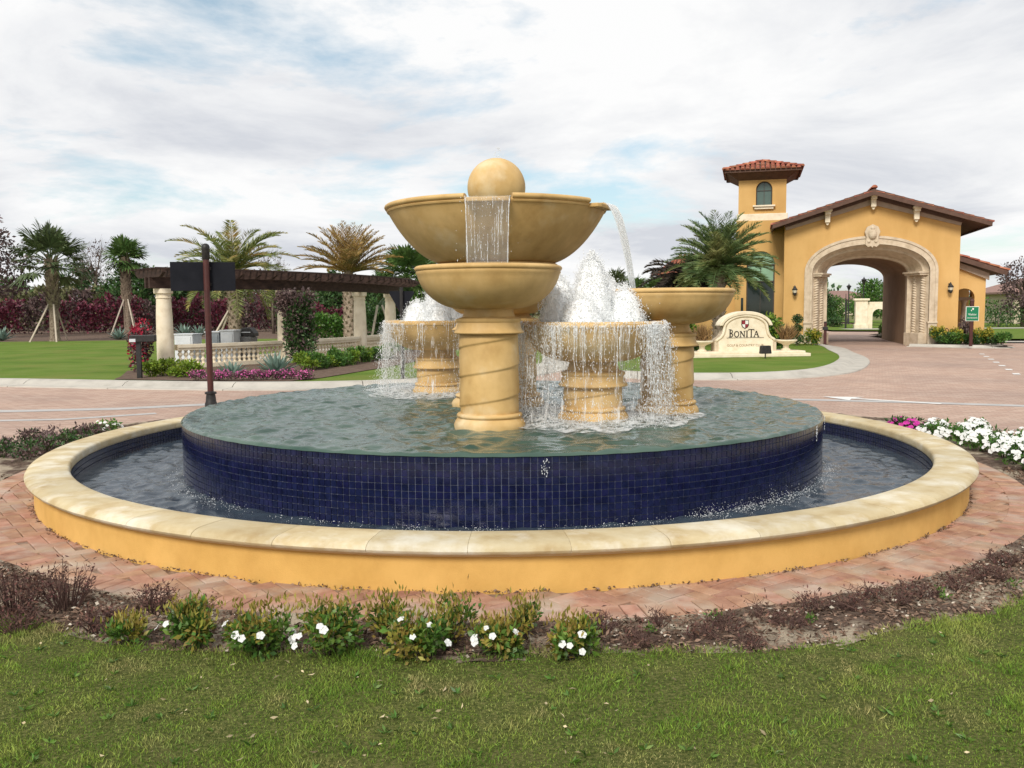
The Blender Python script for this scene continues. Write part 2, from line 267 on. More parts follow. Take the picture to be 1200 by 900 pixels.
# ------------------------------------------------------------------ helpers
class MB:
    def __init__(s): s.v = []; s.f = []
    def add(s, vs, fs):
        o = len(s.v); s.v.extend([tuple(p) for p in vs]); s.f.extend([tuple(i + o for i in f) for f in fs]); return s
    def box(s, c, d, rz=0.0, top=1.0, M=None):
        x, y, z = d[0] / 2, d[1] / 2, d[2] / 2; vs = []
        for zz, k in ((-z, 1.0), (z, top)):
            for a, b_ in ((-x, -y), (x, -y), (x, y), (-x, y)):
                p = Vector((a * k, b_ * k, zz))
                if M is not None: p = M @ p
                if rz: p = Matrix.Rotation(rz, 3, 'Z') @ p
                vs.append((p.x + c[0], p.y + c[1], p.z + c[2]))
        return s.add(vs, [(3, 2, 1, 0), (4, 5, 6, 7), (0, 1, 5, 4), (1, 2, 6, 5), (2, 3, 7, 6), (3, 0, 4, 7)])
    def lathe(s, prof, seg=48, a0=0.0, a1=2 * pi, c=(0, 0, 0), fn=None, closed=False, caps=False):
        full = abs(a1 - a0 - 2 * pi) < 1e-6; n = seg if full else seg + 1; m_ = len(prof); vs = []
        for i in range(n):
            a = a0 + (a1 - a0) * i / seg
            for (r, z) in prof:
                rr = fn(r, z, a) if fn else r
                vs.append((c[0] + rr * cos(a), c[1] + rr * sin(a), c[2] + z))
        fs = []
        for i in range(seg):
            j = (i + 1) % n
            for k in range(m_ if closed else m_ - 1):
                k2 = (k + 1) % m_
                fs.append((i * m_ + k, j * m_ + k, j * m_ + k2, i * m_ + k2))
        if caps and not full:
            fs.append(tuple(range(m_))); fs.append(tuple(reversed([seg * m_ + k for k in range(m_)])))
        return s.add(vs, fs)
    def tube(s, pts, rad, seg=6, cap=True):
        pts = [Vector(p) for p in pts]; n = len(pts)
        if not hasattr(rad, '__len__'): rad = [rad] * n
        vs = []; up = Vector((0.13, 0.21, 1)).normalized()
        for i, p in enumerate(pts):
            t = (pts[min(i + 1, n - 1)] - pts[max(i - 1, 0)])
            t = t.normalized() if t.length > 1e-9 else Vector((0, 0, 1))
            a = t.cross(up)
            if a.length < 1e-3: a = t.cross(Vector((1, 0, 0)))
            a.normalize(); b_ = t.cross(a)
            for k in range(seg):
                w = 2 * pi * k / seg; q = p + (a * cos(w) + b_ * sin(w)) * rad[i]; vs.append(q)
        fs = [(i * seg + k, i * seg + (k + 1) % seg, (i + 1) * seg + (k + 1) % seg, (i + 1) * seg + k) for i in range(n - 1) for k in range(seg)]
        if cap: fs += [tuple(reversed(range(seg))), tuple((n - 1) * seg + k for k in range(seg))]
        return s.add(vs, fs)
    def prism(s, outl, y0, y1):          # outline in (x, z), counter-clockwise seen from -y, extruded y0..y1
        n = len(outl); vs = [(x, y0, z) for x, z in outl] + [(x, y1, z) for x, z in outl]
        fs = [tuple(range(n)), tuple(reversed(range(n, 2 * n)))] + [(i, i + n, (i + 1) % n + n, (i + 1) % n) for i in range(n)]
        return s.add(vs, fs)
    def slab(s, outl, z0, z1):           # outline in (x, y)
        n = len(outl); vs = [(x, y, z1) for x, y in outl] + [(x, y, z0) for x, y in outl]
        fs = [tuple(range(n)), tuple(reversed(range(n, 2 * n)))] + [(i, i + n, (i + 1) % n + n, (i + 1) % n) for i in range(n)]
        return s.add(vs, fs)
    def ball(s, c, r, seg=16, rings=10, sz=1.0):
        prof = [(max(1e-4, r * sin(pi * k / rings)), -r * sz * cos(pi * k / rings)) for k in range(rings + 1)]
        return s.lathe(prof, seg, c=c)
    def octa(s, c, r, sz=1.0):
        x, y, z = c
        return s.add([(x + r, y, z), (x, y + r, z), (x - r, y, z), (x, y - r, z), (x, y, z + r * sz), (x, y, z - r * sz)],
                     [(0, 1, 4), (1, 2, 4), (2, 3, 4), (3, 0, 4), (1, 0, 5), (2, 1, 5), (3, 2, 5), (0, 3, 5)])
    def mesh(s, name, m_, smooth=False):
        me = bpy.data.meshes.new(name); me.from_pydata(s.v, [], s.f); me.materials.append(MATS[m_])
        bm = bmesh.new(); bm.from_mesh(me); bmesh.ops.recalc_face_normals(bm, faces=bm.faces); bm.to_mesh(me); bm.free()
        if smooth:
            me.shade_smooth() if hasattr(me, 'shade_smooth') else None
            if smooth is not True: me.set_sharp_from_angle(angle=radians(smooth))
        return me
    def build(s, name, m_, parent=None, smooth=False, bevel=0.0, loc=None, rz=0.0, label=None):
        o = link(name, s.mesh(name, m_, smooth), parent)
        if loc is not None: o.location = loc
        if rz: o.rotation_euler.z = rz
        if bevel:
            bv = o.modifiers.new('bevel', 'BEVEL'); bv.width = bevel; bv.segments = 2; bv.limit_method = 'ANGLE'; bv.angle_limit = radians(40)
        if label: o['label'] = label
        return o

def link(name, me, parent=None):
    o = bpy.data.objects.new(name, me); COL.objects.link(o)
    if parent is not None: o.parent = parent
    return o
def thing(name, label, cat, loc=(0, 0, 0), rz=0.0, group=None):
    o = bpy.data.objects.new(name, None); COL.objects.link(o); o.empty_display_size = 0.2
    o.location = loc; o.rotation_euler.z = rz; o['label'] = label; o['category'] = cat
    if group: o['group'] = group
    return o
def tag(o, label=None, cat=None, group=None, kind=None):
    if label: o['label'] = label
    if cat: o['category'] = cat
    if group: o['group'] = group
    if kind: o['kind'] = kind
    return o
def copy_tree(o, parent=None):
    c = o.copy(); COL.objects.link(c); c.parent = parent
    for ch in list(o.children): copy_tree(ch, c)
    return c
def np_mesh(name, V, F, m_, smooth=False):
    V = np.ascontiguousarray(V, dtype=np.float32).reshape(-1, 3); F = np.ascontiguousarray(F, dtype=np.int32); k = F.shape[1]
    me = bpy.data.meshes.new(name); me.vertices.add(len(V)); me.vertices.foreach_set('co', V.ravel())
    me.loops.add(F.size); me.loops.foreach_set('vertex_index', F.ravel())
    me.polygons.add(len(F)); me.polygons.foreach_set('loop_start', np.arange(0, F.size, k, dtype=np.int32)); me.polygons.foreach_set('loop_total', np.full(len(F), k, dtype=np.int32))
    me.update(calc_edges=True); me.validate(); me.materials.append(MATS[m_])
    if smooth: me.shade_smooth()
    return me
def quads_mesh(name, Q, m_):             # Q (n,4,3): loose leaf-shaped quads
    n = len(Q); return np_mesh(name, Q.reshape(-1, 3), np.arange(n * 4).reshape(n, 4), m_)
def unit(a): return a / np.maximum(np.linalg.norm(a, axis=-1, keepdims=True), 1e-9)
def leaves(P, D, ln, wd, fold=0.0):
    """leaf quads from base points P along directions D"""
    n = len(P); D = unit(D); R = unit(np.cross(D, unit(rng.normal(size=(n, 3))))); ln = np.broadcast_to(ln, (n,))[:, None]; wd = np.broadcast_to(wd, (n,))[:, None]
    Nn = np.cross(D, R); mid = P + D * ln * 0.45 + Nn * ln * fold
    return np.stack([P, mid + R * wd / 2, P + D * ln, mid - R * wd / 2], axis=1)
def blob_leaves(n, c, r, ln, wd, up=0.35, shell=0.45):
    d = unit(rng.normal(size=(n, 3))); rad = (shell + (1 - shell) * rng.random((n, 1))) ; P = np.array(c) + d * rad * np.array(r)
    D = d + np.array([0, 0, up]) + 0.7 * rng.normal(size=(n, 3))
    return leaves(P, D, ln * (0.6 + 0.8 * rng.random(n)), wd * (0.7 + 0.6 * rng.random(n)), 0.08)

# ------------------------------------------------------------------ layout constants (metres; camera stands at the origin)
FC = (-0.091, 9.197)         # fountain centre
R_WALL, R_IN, R_OUT, R_BASIN = 4.33, 4.054, 4.395, 3.145
Z_COPE, Z_UP, Z_LOW = 0.305, 0.609, 0.085
def pol(az, r, c=FC): return (c[0] + r * cos(az), c[1] + r * sin(az))
def bed_outer(az):
    d = abs((az + pi / 2 + pi) % (2 * pi) - pi)            # angle away from the camera-facing side
    base = 5.33 + 0.05 * sin(9 * az) + 0.035 * sin(23 * az + 1) + 0.09 * max(0, d - 0.2)
    if d > 1.15: base += min(0.75, (d - 1.15) * 1.6)
    return base
def bed_outer_np(az): return np.array([bed_outer(a) for a in az])

# ------------------------------------------------------------------ setting: ground, road, lawns
g = MB(); g.add([(-900, -300, -0.06), (900, -300, -0.06), (900, 1600, -0.06), (-900, 1600, -0.06)], [(0, 1, 2, 3)])
tag(g.build('ground', 'field'), kind='structure')
g = MB(); g.add([(-70, -30, 0), (80, -30, 0), (80, 95, 0), (-70, 95, 0)], [(0, 1, 2, 3)])
tag(g.build('road', 'road_paver'), kind='structure')

def sheet(name, outl, z, m_):
    o = MB(); o.add([(x, y, z) for x, y in outl], [tuple(range(len(outl)))]); return tag(o.build(name, m_), kind='structure')
left_edge = [(-70, 33), (-30, 24.4), (-18, 21.7), (-11.5, 20.2), (-9.3, 19.6), (-6.6, 18.85), (-4.4, 18.6), (-2.4, 19.0), (-0.6, 20.6), (0.8, 24), (1.2, 32)]
sheet('lawn', left_edge + [(1.2, 47.5), (-15, 47.5), (-30, 45), (-70, 45)], 0.10, 'lawn_far')
sheet('planting_bed', [(-70, 45), (-30, 45), (-15, 47.5), (1.2, 47.5), (1.2, 90), (-70, 90)], 0.10, 'mulch_far')
# bed in front of the pergola
sheet('planting_bed', [(-9.7, 22.4), (-9.0, 20.4), (-8.8, 19.60), (-6.6, 18.97), (-4.7, 18.75), (-4.2, 19.6), (-3.3, 23.0), (-2.4, 27.5), (-2.3, 33), (-4.2, 33), (-4.9, 29.2), (-6.6, 25.5), (-8.9, 22.6)], 0.115, 'mulch_far')
island = [(2.4, 21.6), (3.0, 20.6), (4.1, 20.25), (5.8, 20.3), (7.2, 21.3), (8.3, 23.1), (9.5, 25.7), (10.3, 28.0), (11.0, 30.9), (11.9, 34.0), (12.3, 37.2), (8, 40), (3, 40), (2.2, 30)]
sheet('lawn', island, 0.10, 'lawn_far')
right_bed = [(16.3, 35.15), (17.0, 34.2), (18.0, 33.4), (18.75, 33.2), (18.95, 33.7), (18.4, 35.6), (17.6, 36.6), (16.6, 36.3)]
sheet('planting_bed', right_bed, 0.10, 'mulch_far')
sheet('lawn', [(19.4, 41), (24, 39.5), (60, 34), (80, 40), (80, 95), (34, 95), (27, 60)], 0.10, 'lawn_far')
sheet('lawn', [(20.5, 57), (24.4, 55), (28, 58), (30, 95), (26, 95)], 0.10, 'lawn_far')
sheet('path', [(19.2, 37.9), (60, 31.8), (60, 33.0), (19.6, 39.2)], 0.05, 'concrete')

def kerb(path, w, h, side=1, closed=False, piece=2.6, z=0.0):
    """one kerb: pieces with open joints, swept along a line; side=+1 puts it to the right of travel"""
    root = MB(); P = [Vector((x, y, 0)) for x, y in path]
    # resample
    pts = []; 
    for a, b_ in zip(P[:-1], P[1:]):
        n = max(1, int((b_ - a).length / 0.4))
        for i in range(n): pts.append(a.lerp(b_, i / n))
    pts.append(P[-1])
    for _ in range(6): pts = [pts[0]] + [(pts[i - 1] + pts[i] * 2 + pts[i + 1]) / 4 for i in range(1, len(pts) - 1)] + [pts[-1]]
    prof = [(0, -0.05), (0, h), (w * 0.30, h + 0.012), (w * 0.42, h * 0.8), (w * 0.52, h * 0.25), (w * 0.97, 0.025), (w, -0.05)]
    step = max(2, int(piece / 0.4)); objs = []
    def nrm(i):
        t = (pts[min(i + 1, len(pts) - 1)] - pts[max(i - 1, 0)]).normalized(); return Vector((t.y, -t.x, 0)) * side, t
    base = None
    for s0 in range(0, len(pts) - 1, step):
        e = min(len(pts) - 1, s0 + step); mb = MB(); vs = []
        for i in range(s0, e + 1):
            nn, t = nrm(i); p = pts[i] + (t * 0.008 if i == s0 else (t * -0.008 if i == e else Vector()))
            for u, zz in prof: q = p + nn * u; vs.append((q.x, q.y, zz + z))
        k = len(prof); fs = [(i * k + j, (i + 1) * k + j, (i + 1) * k + (j + 1) % k, i * k + (j + 1) % k) for i in range(e - s0) for j in range(k)]
        fs += [tuple(range(k)), tuple((e - s0) * k + j for j in reversed(range(k)))]
        mb.add(vs, fs)
        if base is None:
            base = tag(mb.build('kerb', 'concrete', smooth=40), kind='structure')
        else: mb.build('kerb_piece', 'concrete', base, smooth=40)
    return base
kerb(left_edge, 0.95, 0.11, 1)
kerb(island[:11], 0.85, 0.11, 1)
kerb([(15.9, 35.4)] + right_bed[:5] + [(18.5, 35.4)], 0.5, 0.10, 1)
# flush concrete bands across the pavers and the painted marks
def band(name, pts, w, m_, z=0.004):
    mb = MB(); vs = []
    for i, (x, y) in enumerate(pts):
        a, b_ = Vector(pts[max(0, i - 1)]), Vector(pts[min(len(pts) - 1, i + 1)]); t = (b_ - a).normalized(); n = Vector((-t.y, t.x)) * w / 2
        vs += [(x + n.x, y + n.y, z), (x - n.x, y - n.y, z)]
    mb.add(vs, [(2 * i, 2 * i + 1, 2 * i + 3, 2 * i + 2) for i in range(len(pts) - 1)])
    return tag(mb.build(name, m_), kind='structure')
band('concrete_band', [(-16, 15.1), (-8.2, 14.35), (-6.5, 14.6), (-5.2, 15.2), (-3.8, 16.0)], 0.34, 'concrete_band')
band('concrete_band', [(-16, 12.6), (-8.5, 13.0), (-6.7, 13.2), (-5.6, 13.9)], 0.2, 'concrete_band')
band('concrete_band', [(2.4, 15.75), (4.2, 15.5), (5.3, 15.2), (6.6, 14.75), (7.9, 14.2), (10, 13.2), (14, 11)], 0.30, 'concrete_band')
def patch_sheet(name, outl, z=0.008):
    mb = MB(); mb.add([(x, y, z) for x, y in outl], [tuple(range(len(outl)))]); return tag(mb.build(name, 'white_paint'), kind='structure')
ax, ay = Vector((5.52, 15.75)), Vector((7.0, 14.42)); t = (ay - ax).normalized(); n = Vector((-t.y, t.x))
def AP(u, v): q = ax + t * u + n * v; return (q.x, q.y)
LL = (ay - ax).length
patch_sheet('painted_arrow', [AP(0, 0), AP(0.62, -0.34), AP(0.55, -0.07), AP(LL, -0.07), AP(LL, 0.07), AP(0.55, 0.07), AP(0.62, 0.34)])
for k in range(7):
    a = Vector((15.6, 29.5)).lerp(Vector((11.6, 20.3)), k / 6.4); d = Vector((-4.0, -9.2)).normalized() * 0.42; w = Vector((d.y, -d.x)).normalized() * 0.075
    patch_sheet('painted_dash', [(a.x + w.x, a.y + w.y), (a.x + d.x + w.x, a.y + d.y + w.y), (a.x + d.x - w.x, a.y + d.y - w.y), (a.x - w.x, a.y - w.y)])

# ------------------------------------------------------------------ brick ring round the fountain
def chamfer_brick(l, w, h, ch=0.004):
    a, b_ = l / 2, w / 2; vs = []
    for (x, y, z) in ((a, b_, 0), (a, b_, h - ch), (a - ch, b_ - ch, h)):
        vs += [(-x, -y, z), (x, -y, z), (x, y, z), (-x, y, z)]
    fs = [(8, 9, 10, 11)]
    for k in (0, 4): fs += [(k + i, k + (i + 1) % 4, k + 4 + (i + 1) % 4, k + 4 + i) for i in range(4)]
    return vs, fs
ring = MB(); ring.lathe([(4.2, 0.006), (4.83, 0.006)], 160, c=(FC[0], FC[1], 0))
ring = tag(ring.build('brick_paving', 'sand_joint'), kind='structure')
bricks = []          # x, y, z, rot, kind (0 field, 1 border)
nb = 288
for i in range(nb):
    a = 2 * pi * i / nb; x, y = pol(a, 4.715); bricks.append((x, y, 0.0, a, 1))
BL, BW = 0.21, 0.105
c45, s45 = cos(radians(38)), sin(radians(38))
for i in range(-140, 141):
    for j in range(-60, 61):
        for k in (0, 1):
            # horizontal brick at (i + 4j/.., i), vertical brick beside it, in half-length units
            if k == 0: ux, uy, rr = (i + 4 * j + 1.0), (i + 0.5), 0.0
            else: ux, uy, rr = (i + 4 * j + 2.5), float(i), pi / 2
            ux, uy = ux * BW, uy * BW
            x = FC[0] + ux * c45 - uy * s45; y = FC[1] + ux * s45 + uy * c45
            R = math.hypot(x - FC[0], y - FC[1])
            if 4.30 < R < 4.64: bricks.append((x, y, -0.003, radians(38) + rr, 0))
bricks.sort(key=lambda q: math.hypot(q[0] - 0.0, q[1]) + (3 if abs(q[0]) > 0.62 * q[1] + 0.1 else 0))
bv, bf = chamfer_brick(BL - 0.006, BW - 0.006, 0.022); bm_field = MB().add(bv, bf).mesh('brick', 'brick')
bv2, bf2 = chamfer_brick(0.205, 2 * pi * 4.63 / nb - 0.006, 0.022); bm_edge = MB().add(bv2, bf2).mesh('border_brick', 'brick')
rest = MB()
for q, (x, y, z, a, k) in enumerate(bricks):
    zj = z + random.uniform(-0.0015, 0.0015)
    if q < 300:
        o = link('brick', bm_edge if k else bm_field, ring); o.location = (x, y, zj); o.rotation_euler = (random.gauss(0, 0.006), random.gauss(0, 0.006), a + random.gauss(0, 0.008))
    else:
        M3 = Matrix.Rotation(a + random.gauss(0, 0.008), 3, 'Z'); vs = [M3 @ Vector(p) for p in (bv2 if k else bv)]
        rest.add([(p.x + x, p.y + y, p.z + zj) for p in vs], bf2 if k else bf)
tag(rest.build('brick_remainder', 'brick', ring), kind='stuff')

# planting bed and front lawn as gently uneven polar sheets round the fountain
def polar_sheet(name, m_, r0, r1, a0, a1, nr, na, zf):
    az = np.linspace(a0, a1, na); V = np.zeros((na, nr, 3))
    for i, a in enumerate(az):
        ra, rb = r0(a), r1(a); r = np.linspace(ra, rb, nr)
        V[i, :, 0] = FC[0] + r * cos(a); V[i, :, 1] = FC[1] + r * sin(a)
    V[:, :, 2] = zf(V[:, :, 0], V[:, :, 1])
    idx = np.arange(na * nr).reshape(na, nr); F = np.stack([idx[:-1, :-1], idx[:-1, 1:], idx[1:, 1:], idx[1:, :-1]], -1).reshape(-1, 4)
    return tag(link(name, np_mesh(name, V.reshape(-1, 3), F, m_, True)), kind='structure')
def wob(x, y, k, seed):
    r_ = np.random.default_rng(seed); z = np.zeros_like(x)
    for _ in range(14):
        a = r_.random() * 2 * pi; f_ = k * (0.5 + 2.5 * r_.random()); z = z + np.sin(f_ * (x * cos(a) + y * sin(a)) + r_.random() * 9) / 14 * (1.2 * k / f_ + 0.3)
    return z
polar_sheet('planting_bed', 'mulch', lambda a: 4.815, lambda a: bed_outer(a) + 0.04, -pi, pi, 30, 720, lambda x, y: 0.012 + 0.03 * np.abs(wob(x, y, 9, 3)) + 0.02 * np.abs(wob(x, y, 30, 4)))
LAWN_A0, LAWN_A1 = radians(-172), radians(-8)
polar_sheet('lawn', 'lawn', bed_outer, lambda a: 22.0, LAWN_A0, LAWN_A1, 90, 200, lambda x, y: 0.03 + 0.02 * wob(x, y, 2, 9))
# mown grass blades over the lawn in front of the fountain
NB = 640000
gx = rng.uniform(-4.3, 4.4, NB); gy = 2.2 + 3.6 * rng.random(NB) ** 0.95
ga = np.arctan2(gy - FC[1], gx - FC[0]); gr = np.hypot(gx - FC[0], gy - FC[1])
edge = bed_outer_np(ga) - 0.03 + 0.05 * wob(gx, gy, 14, 31)
keep = (gr > edge) & (np.abs(gx) < 0.78 * gy + 0.45)
dens = wob(gx, gy, 3.2, 17) + wob(gx, gy, 11, 18) * 0.8
keep &= rng.random(NB) < np.clip(0.78 + 0.9 * dens, 0.25, 1)
gx, gy = gx[keep], gy[keep]; n = len(gx)
gz = 0.03 + 0.02 * wob(gx, gy, 2, 9)
P = np.stack([gx, gy, gz - 0.003], 1); D = np.stack([rng.normal(0, 0.55, n), rng.normal(0, 0.55, n), np.ones(n)], 1)
clump = np.clip(1 + 1.6 * wob(gx, gy, 16, 41) + 1.1 * wob(gx, gy, 5, 42), 0.62, 1.75)
near = np.clip(1 - (np.hypot(gx - FC[0], gy - FC[1]) - bed_outer_np(np.arctan2(gy - FC[1], gx - FC[0]))) / 0.07, 0, 1)
Q = leaves(P, D, (0.009 + 0.017 * rng.random(n) ** 1.6) * clump * (1 + 0.8 * near), 0.0018 + 0.0016 * rng.random(n), 0.12)
tag(link('grass', quads_mesh('grass', Q, 'grass_blade')), 'short mown green grass in front of the flower bed', 'grass', kind='stuff')
wx, wy = rng.uniform(-2.6, 2.7, 150), rng.uniform(2.5, 4.2, 150); ok = np.hypot(wx - FC[0], wy - FC[1]) > 5.45; wx, wy = wx[ok], wy[ok]; n = len(wx)
Q = leaves(np.stack([wx, wy, 0.045 + 0.02 * wob(wx, wy, 2, 9) + 0.006 * rng.random(n)], 1), rng.normal(size=(n, 3)) * [1, 1, 0.25], 0.028 * (0.4 + rng.random(n)), 0.006 + 0.008 * rng.random(n), 0.12)
tag(link('grass_clippings', quads_mesh('grass_clippings', Q, 'straw')), 'dry straw clippings and leaf scraps lying on the front lawn', 'clippings', kind='stuff')
wx, wy = rng.uniform(-2.5, 2.6, 170), rng.uniform(2.5, 4.1, 170); ok = np.hypot(wx - FC[0], wy - FC[1]) > 5.5; wx, wy = wx[ok], wy[ok]; Qs = []
for x, y in zip(wx, wy):
    k = int(rng.integers(4, 9)); a = rng.random(k) * 2 * pi; Qs.append(leaves(np.repeat([[x, y, 0.036]], k, 0), np.stack([np.cos(a), np.sin(a), 0.35 + 0.3 * rng.random(k)], 1), 0.022 + 0.02 * rng.random(k), 0.011, 0.1))
tag(link('lawn_weeds', quads_mesh('lawn_weeds', np.concatenate(Qs), 'leaf_front')), 'small broad leaved weeds dotted through the front lawn', 'weeds', kind='stuff')
# bark chips and dry litter on the bed
def litter(name, m_, n, ln, wd, label, a0, a1, rlo, rhi, z0=0.02, cat='mulch'):
    az = rng.uniform(a0, a1, n); r = rlo + (bed_outer_np(az) + rhi - rlo) * rng.random(n)
    P = np.stack([FC[0] + r * np.cos(az), FC[1] + r * np.sin(az), z0 + 0.022 * rng.random(n)], 1)
    D = np.stack([rng.normal(size=n), rng.normal(size=n), rng.normal(0, 0.25, n)], 1)
    return tag(link(name, quads_mesh(name, leaves(P, D, ln * (0.4 + rng.random(n)), wd * (0.4 + rng.random(n)), 0.1), m_)), label, cat, kind='stuff')
litter('bark_litter', 'chip', 22000, 0.035, 0.013, 'dark bark chips and dry twig litter covering the bed', radians(-172), radians(-8), 4.84, 0.0)
litter('pale_litter', 'pale_chip', 1200, 0.022, 0.016, 'pale shell and stone crumbs scattered over the bed', radians(-172), radians(-8), 4.84, 0.02, 0.03)
# dead leaf scraps gathered where wall and bricks meet
az = rng.uniform(radians(-165), radians(-15), 1500); az = az[np.sin(az * 31) + np.sin(az * 83 + 2) + rng.normal(0, 0.8, len(az)) > -0.1]
r = R_WALL + 0.004 + np.abs(rng.normal(0, 0.016, len(az)))
P = np.stack([FC[0] + r * np.cos(az), FC[1] + r * np.sin(az), 0.022 + 0.012 * rng.random(len(az))], 1)
tag(link('leaf_litter', quads_mesh('leaf_litter', leaves(P, rng.normal(size=(len(az), 3)) * [1, 1, 0.3], 0.022 * (0.4 + rng.random(len(az))), 0.011, 0.1), 'chip')), 'dry leaf scraps lying along the foot of the yellow wall', 'leaf litter', kind='stuff')

# ------------------------------------------------------------------ the fountain
F = thing('fountain', 'large round tiered stone fountain with blue tiled basin and yellow pool wall', 'fountain', (FC[0], FC[1], 0))
w = MB(); w.lathe([(4.08, -0.05), (R_WALL, -0.05), (R_WALL, 0.245), (4.08, 0.245)], 256, closed=True); w.build('pool_wall', 'stucco', F, smooth=40)
w = MB(); w.lathe([(4.06, 0.225), (4.35, 0.225), (4.388, 0.25), (4.385, 0.275), (4.36, 0.291), (4.30, 0.3015), (4.09, 0.3015), (4.062, 0.29)], 256, closed=True); w.build('mortar_bed', 'mortar', F, smooth=40)
prof = [(R_IN, 0.236), (R_IN, 0.28), (R_IN + 0.008, 0.296), (R_IN + 0.025, 0.304), (4.16, 0.306), (4.27, 0.305), (4.33, 0.3025), (4.363, 0.294), (4.385, 0.282), (4.3945, 0.266), (4.389, 0.25), (4.372, 0.2385), (4.345, 0.2335), (4.20, 0.233)]
NS = 48; sa = 2 * pi / NS
st = MB(); st.lathe(prof, 8, -sa / 2 + 0.00035, sa / 2 - 0.00035, closed=True, caps=True); st_me = st.mesh('coping_stone', 'coping_stone', 40)
for i in range(NS):
    o = link('coping_stone', st_me, F); o.rotation_euler.z = (i + 0.22) * sa; o.location.z = random.uniform(-0.0012, 0.0012)
# inner face of the outer pool and its floor
w = MB(); w.lathe([(R_IN + 0.012, 0.24), (R_IN + 0.012, -0.3), (0.5, -0.3)], 200); w.build('pool_lining', 'grout', F, smooth=40)
TP = 0.0505
def tile_mesh(wd, h, th=0.006):
    a, b_, c = wd / 2 - 0.0024, h / 2 - 0.0024, 0.0010
    vs = [(0, -a, -b_), (0, a, -b_), (0, a, b_), (0, -a, b_), (th, -a + c, -b_ + c), (th, a - c, -b_ + c), (th, a - c, b_ - c), (th, -a + c, b_ - c)]
    return vs, [(4, 5, 6, 7), (0, 1, 5, 4), (1, 2, 6, 5), (2, 3, 7, 6), (3, 0, 4, 7)]
# inner basin wall
bw = MB(); bw.lathe([(R_BASIN - 0.012, -0.3), (R_BASIN - 0.012, 0.588), (R_BASIN - 0.03, 0.592), (R_BASIN - 0.06, 0.575), (R_BASIN - 0.34, 0.55), (R_BASIN - 0.36, 0.4), (0.4, 0.35)], 256); bw = bw.build('basin_wall', 'grout', F, smooth=40)
nt = int(2 * pi * R_BASIN / TP); rows = 11; tv, tf = tile_mesh(2 * pi * R_BASIN / nt, TP); t_me = MB().add(tv, tf).mesh('tile', 'tile_blue')
tiles = [(abs(((2 * pi * i / nt) + pi / 2 + pi) % (2 * pi) - pi), 2 * pi * i / nt, 0.588 - TP * (k + 0.5)) for i in range(nt) for k in range(rows)]
tiles.sort(key=lambda q: (q[0], q[2])); restt = MB()
for q, (d, a, z) in enumerate(tiles):
    rj, zj, aj = R_BASIN - 0.0105 + random.uniform(-0.0008, 0.0006), z + random.uniform(-0.0005, 0.0005), a + random.gauss(0, 0.0001)
    if q < 297:
        o = link('tile', t_me, bw); o.location = (rj * cos(aj), rj * sin(aj), zj); o.rotation_euler = (random.gauss(0, 0.006), random.gauss(0, 0.008), aj + random.gauss(0, 0.012))
    else:
        ca, sa_ = cos(aj), sin(aj); restt.add([((rj + x) * ca - y * sa_, (rj + x) * sa_ + y * ca, zj + zz) for x, y, zz in tv], tf)
tag(restt.build('tile_remainder', 'tile_blue', bw), kind='stuff')
# dark tiles inside the outer pool, above the water
inn = MB(); nt2 = int(2 * pi * R_IN / TP); tv2, tf2 = tile_mesh(2 * pi * R_IN / nt2, TP)
for i in range(nt2):
    a = 2 * pi * i / nt2; ca, sa_ = cos(a), sin(a)
    for k in range(4):
        inn.add([((R_IN + 0.010 - x) * ca - y * sa_, (R_IN + 0.010 - x) * sa_ + y * ca, 0.222 - TP * (k + 0.5) + zz) for x, y, zz in tv2], tf2)
tag(inn.build('inner_tile', 'tile_blue', F), kind='stuff')

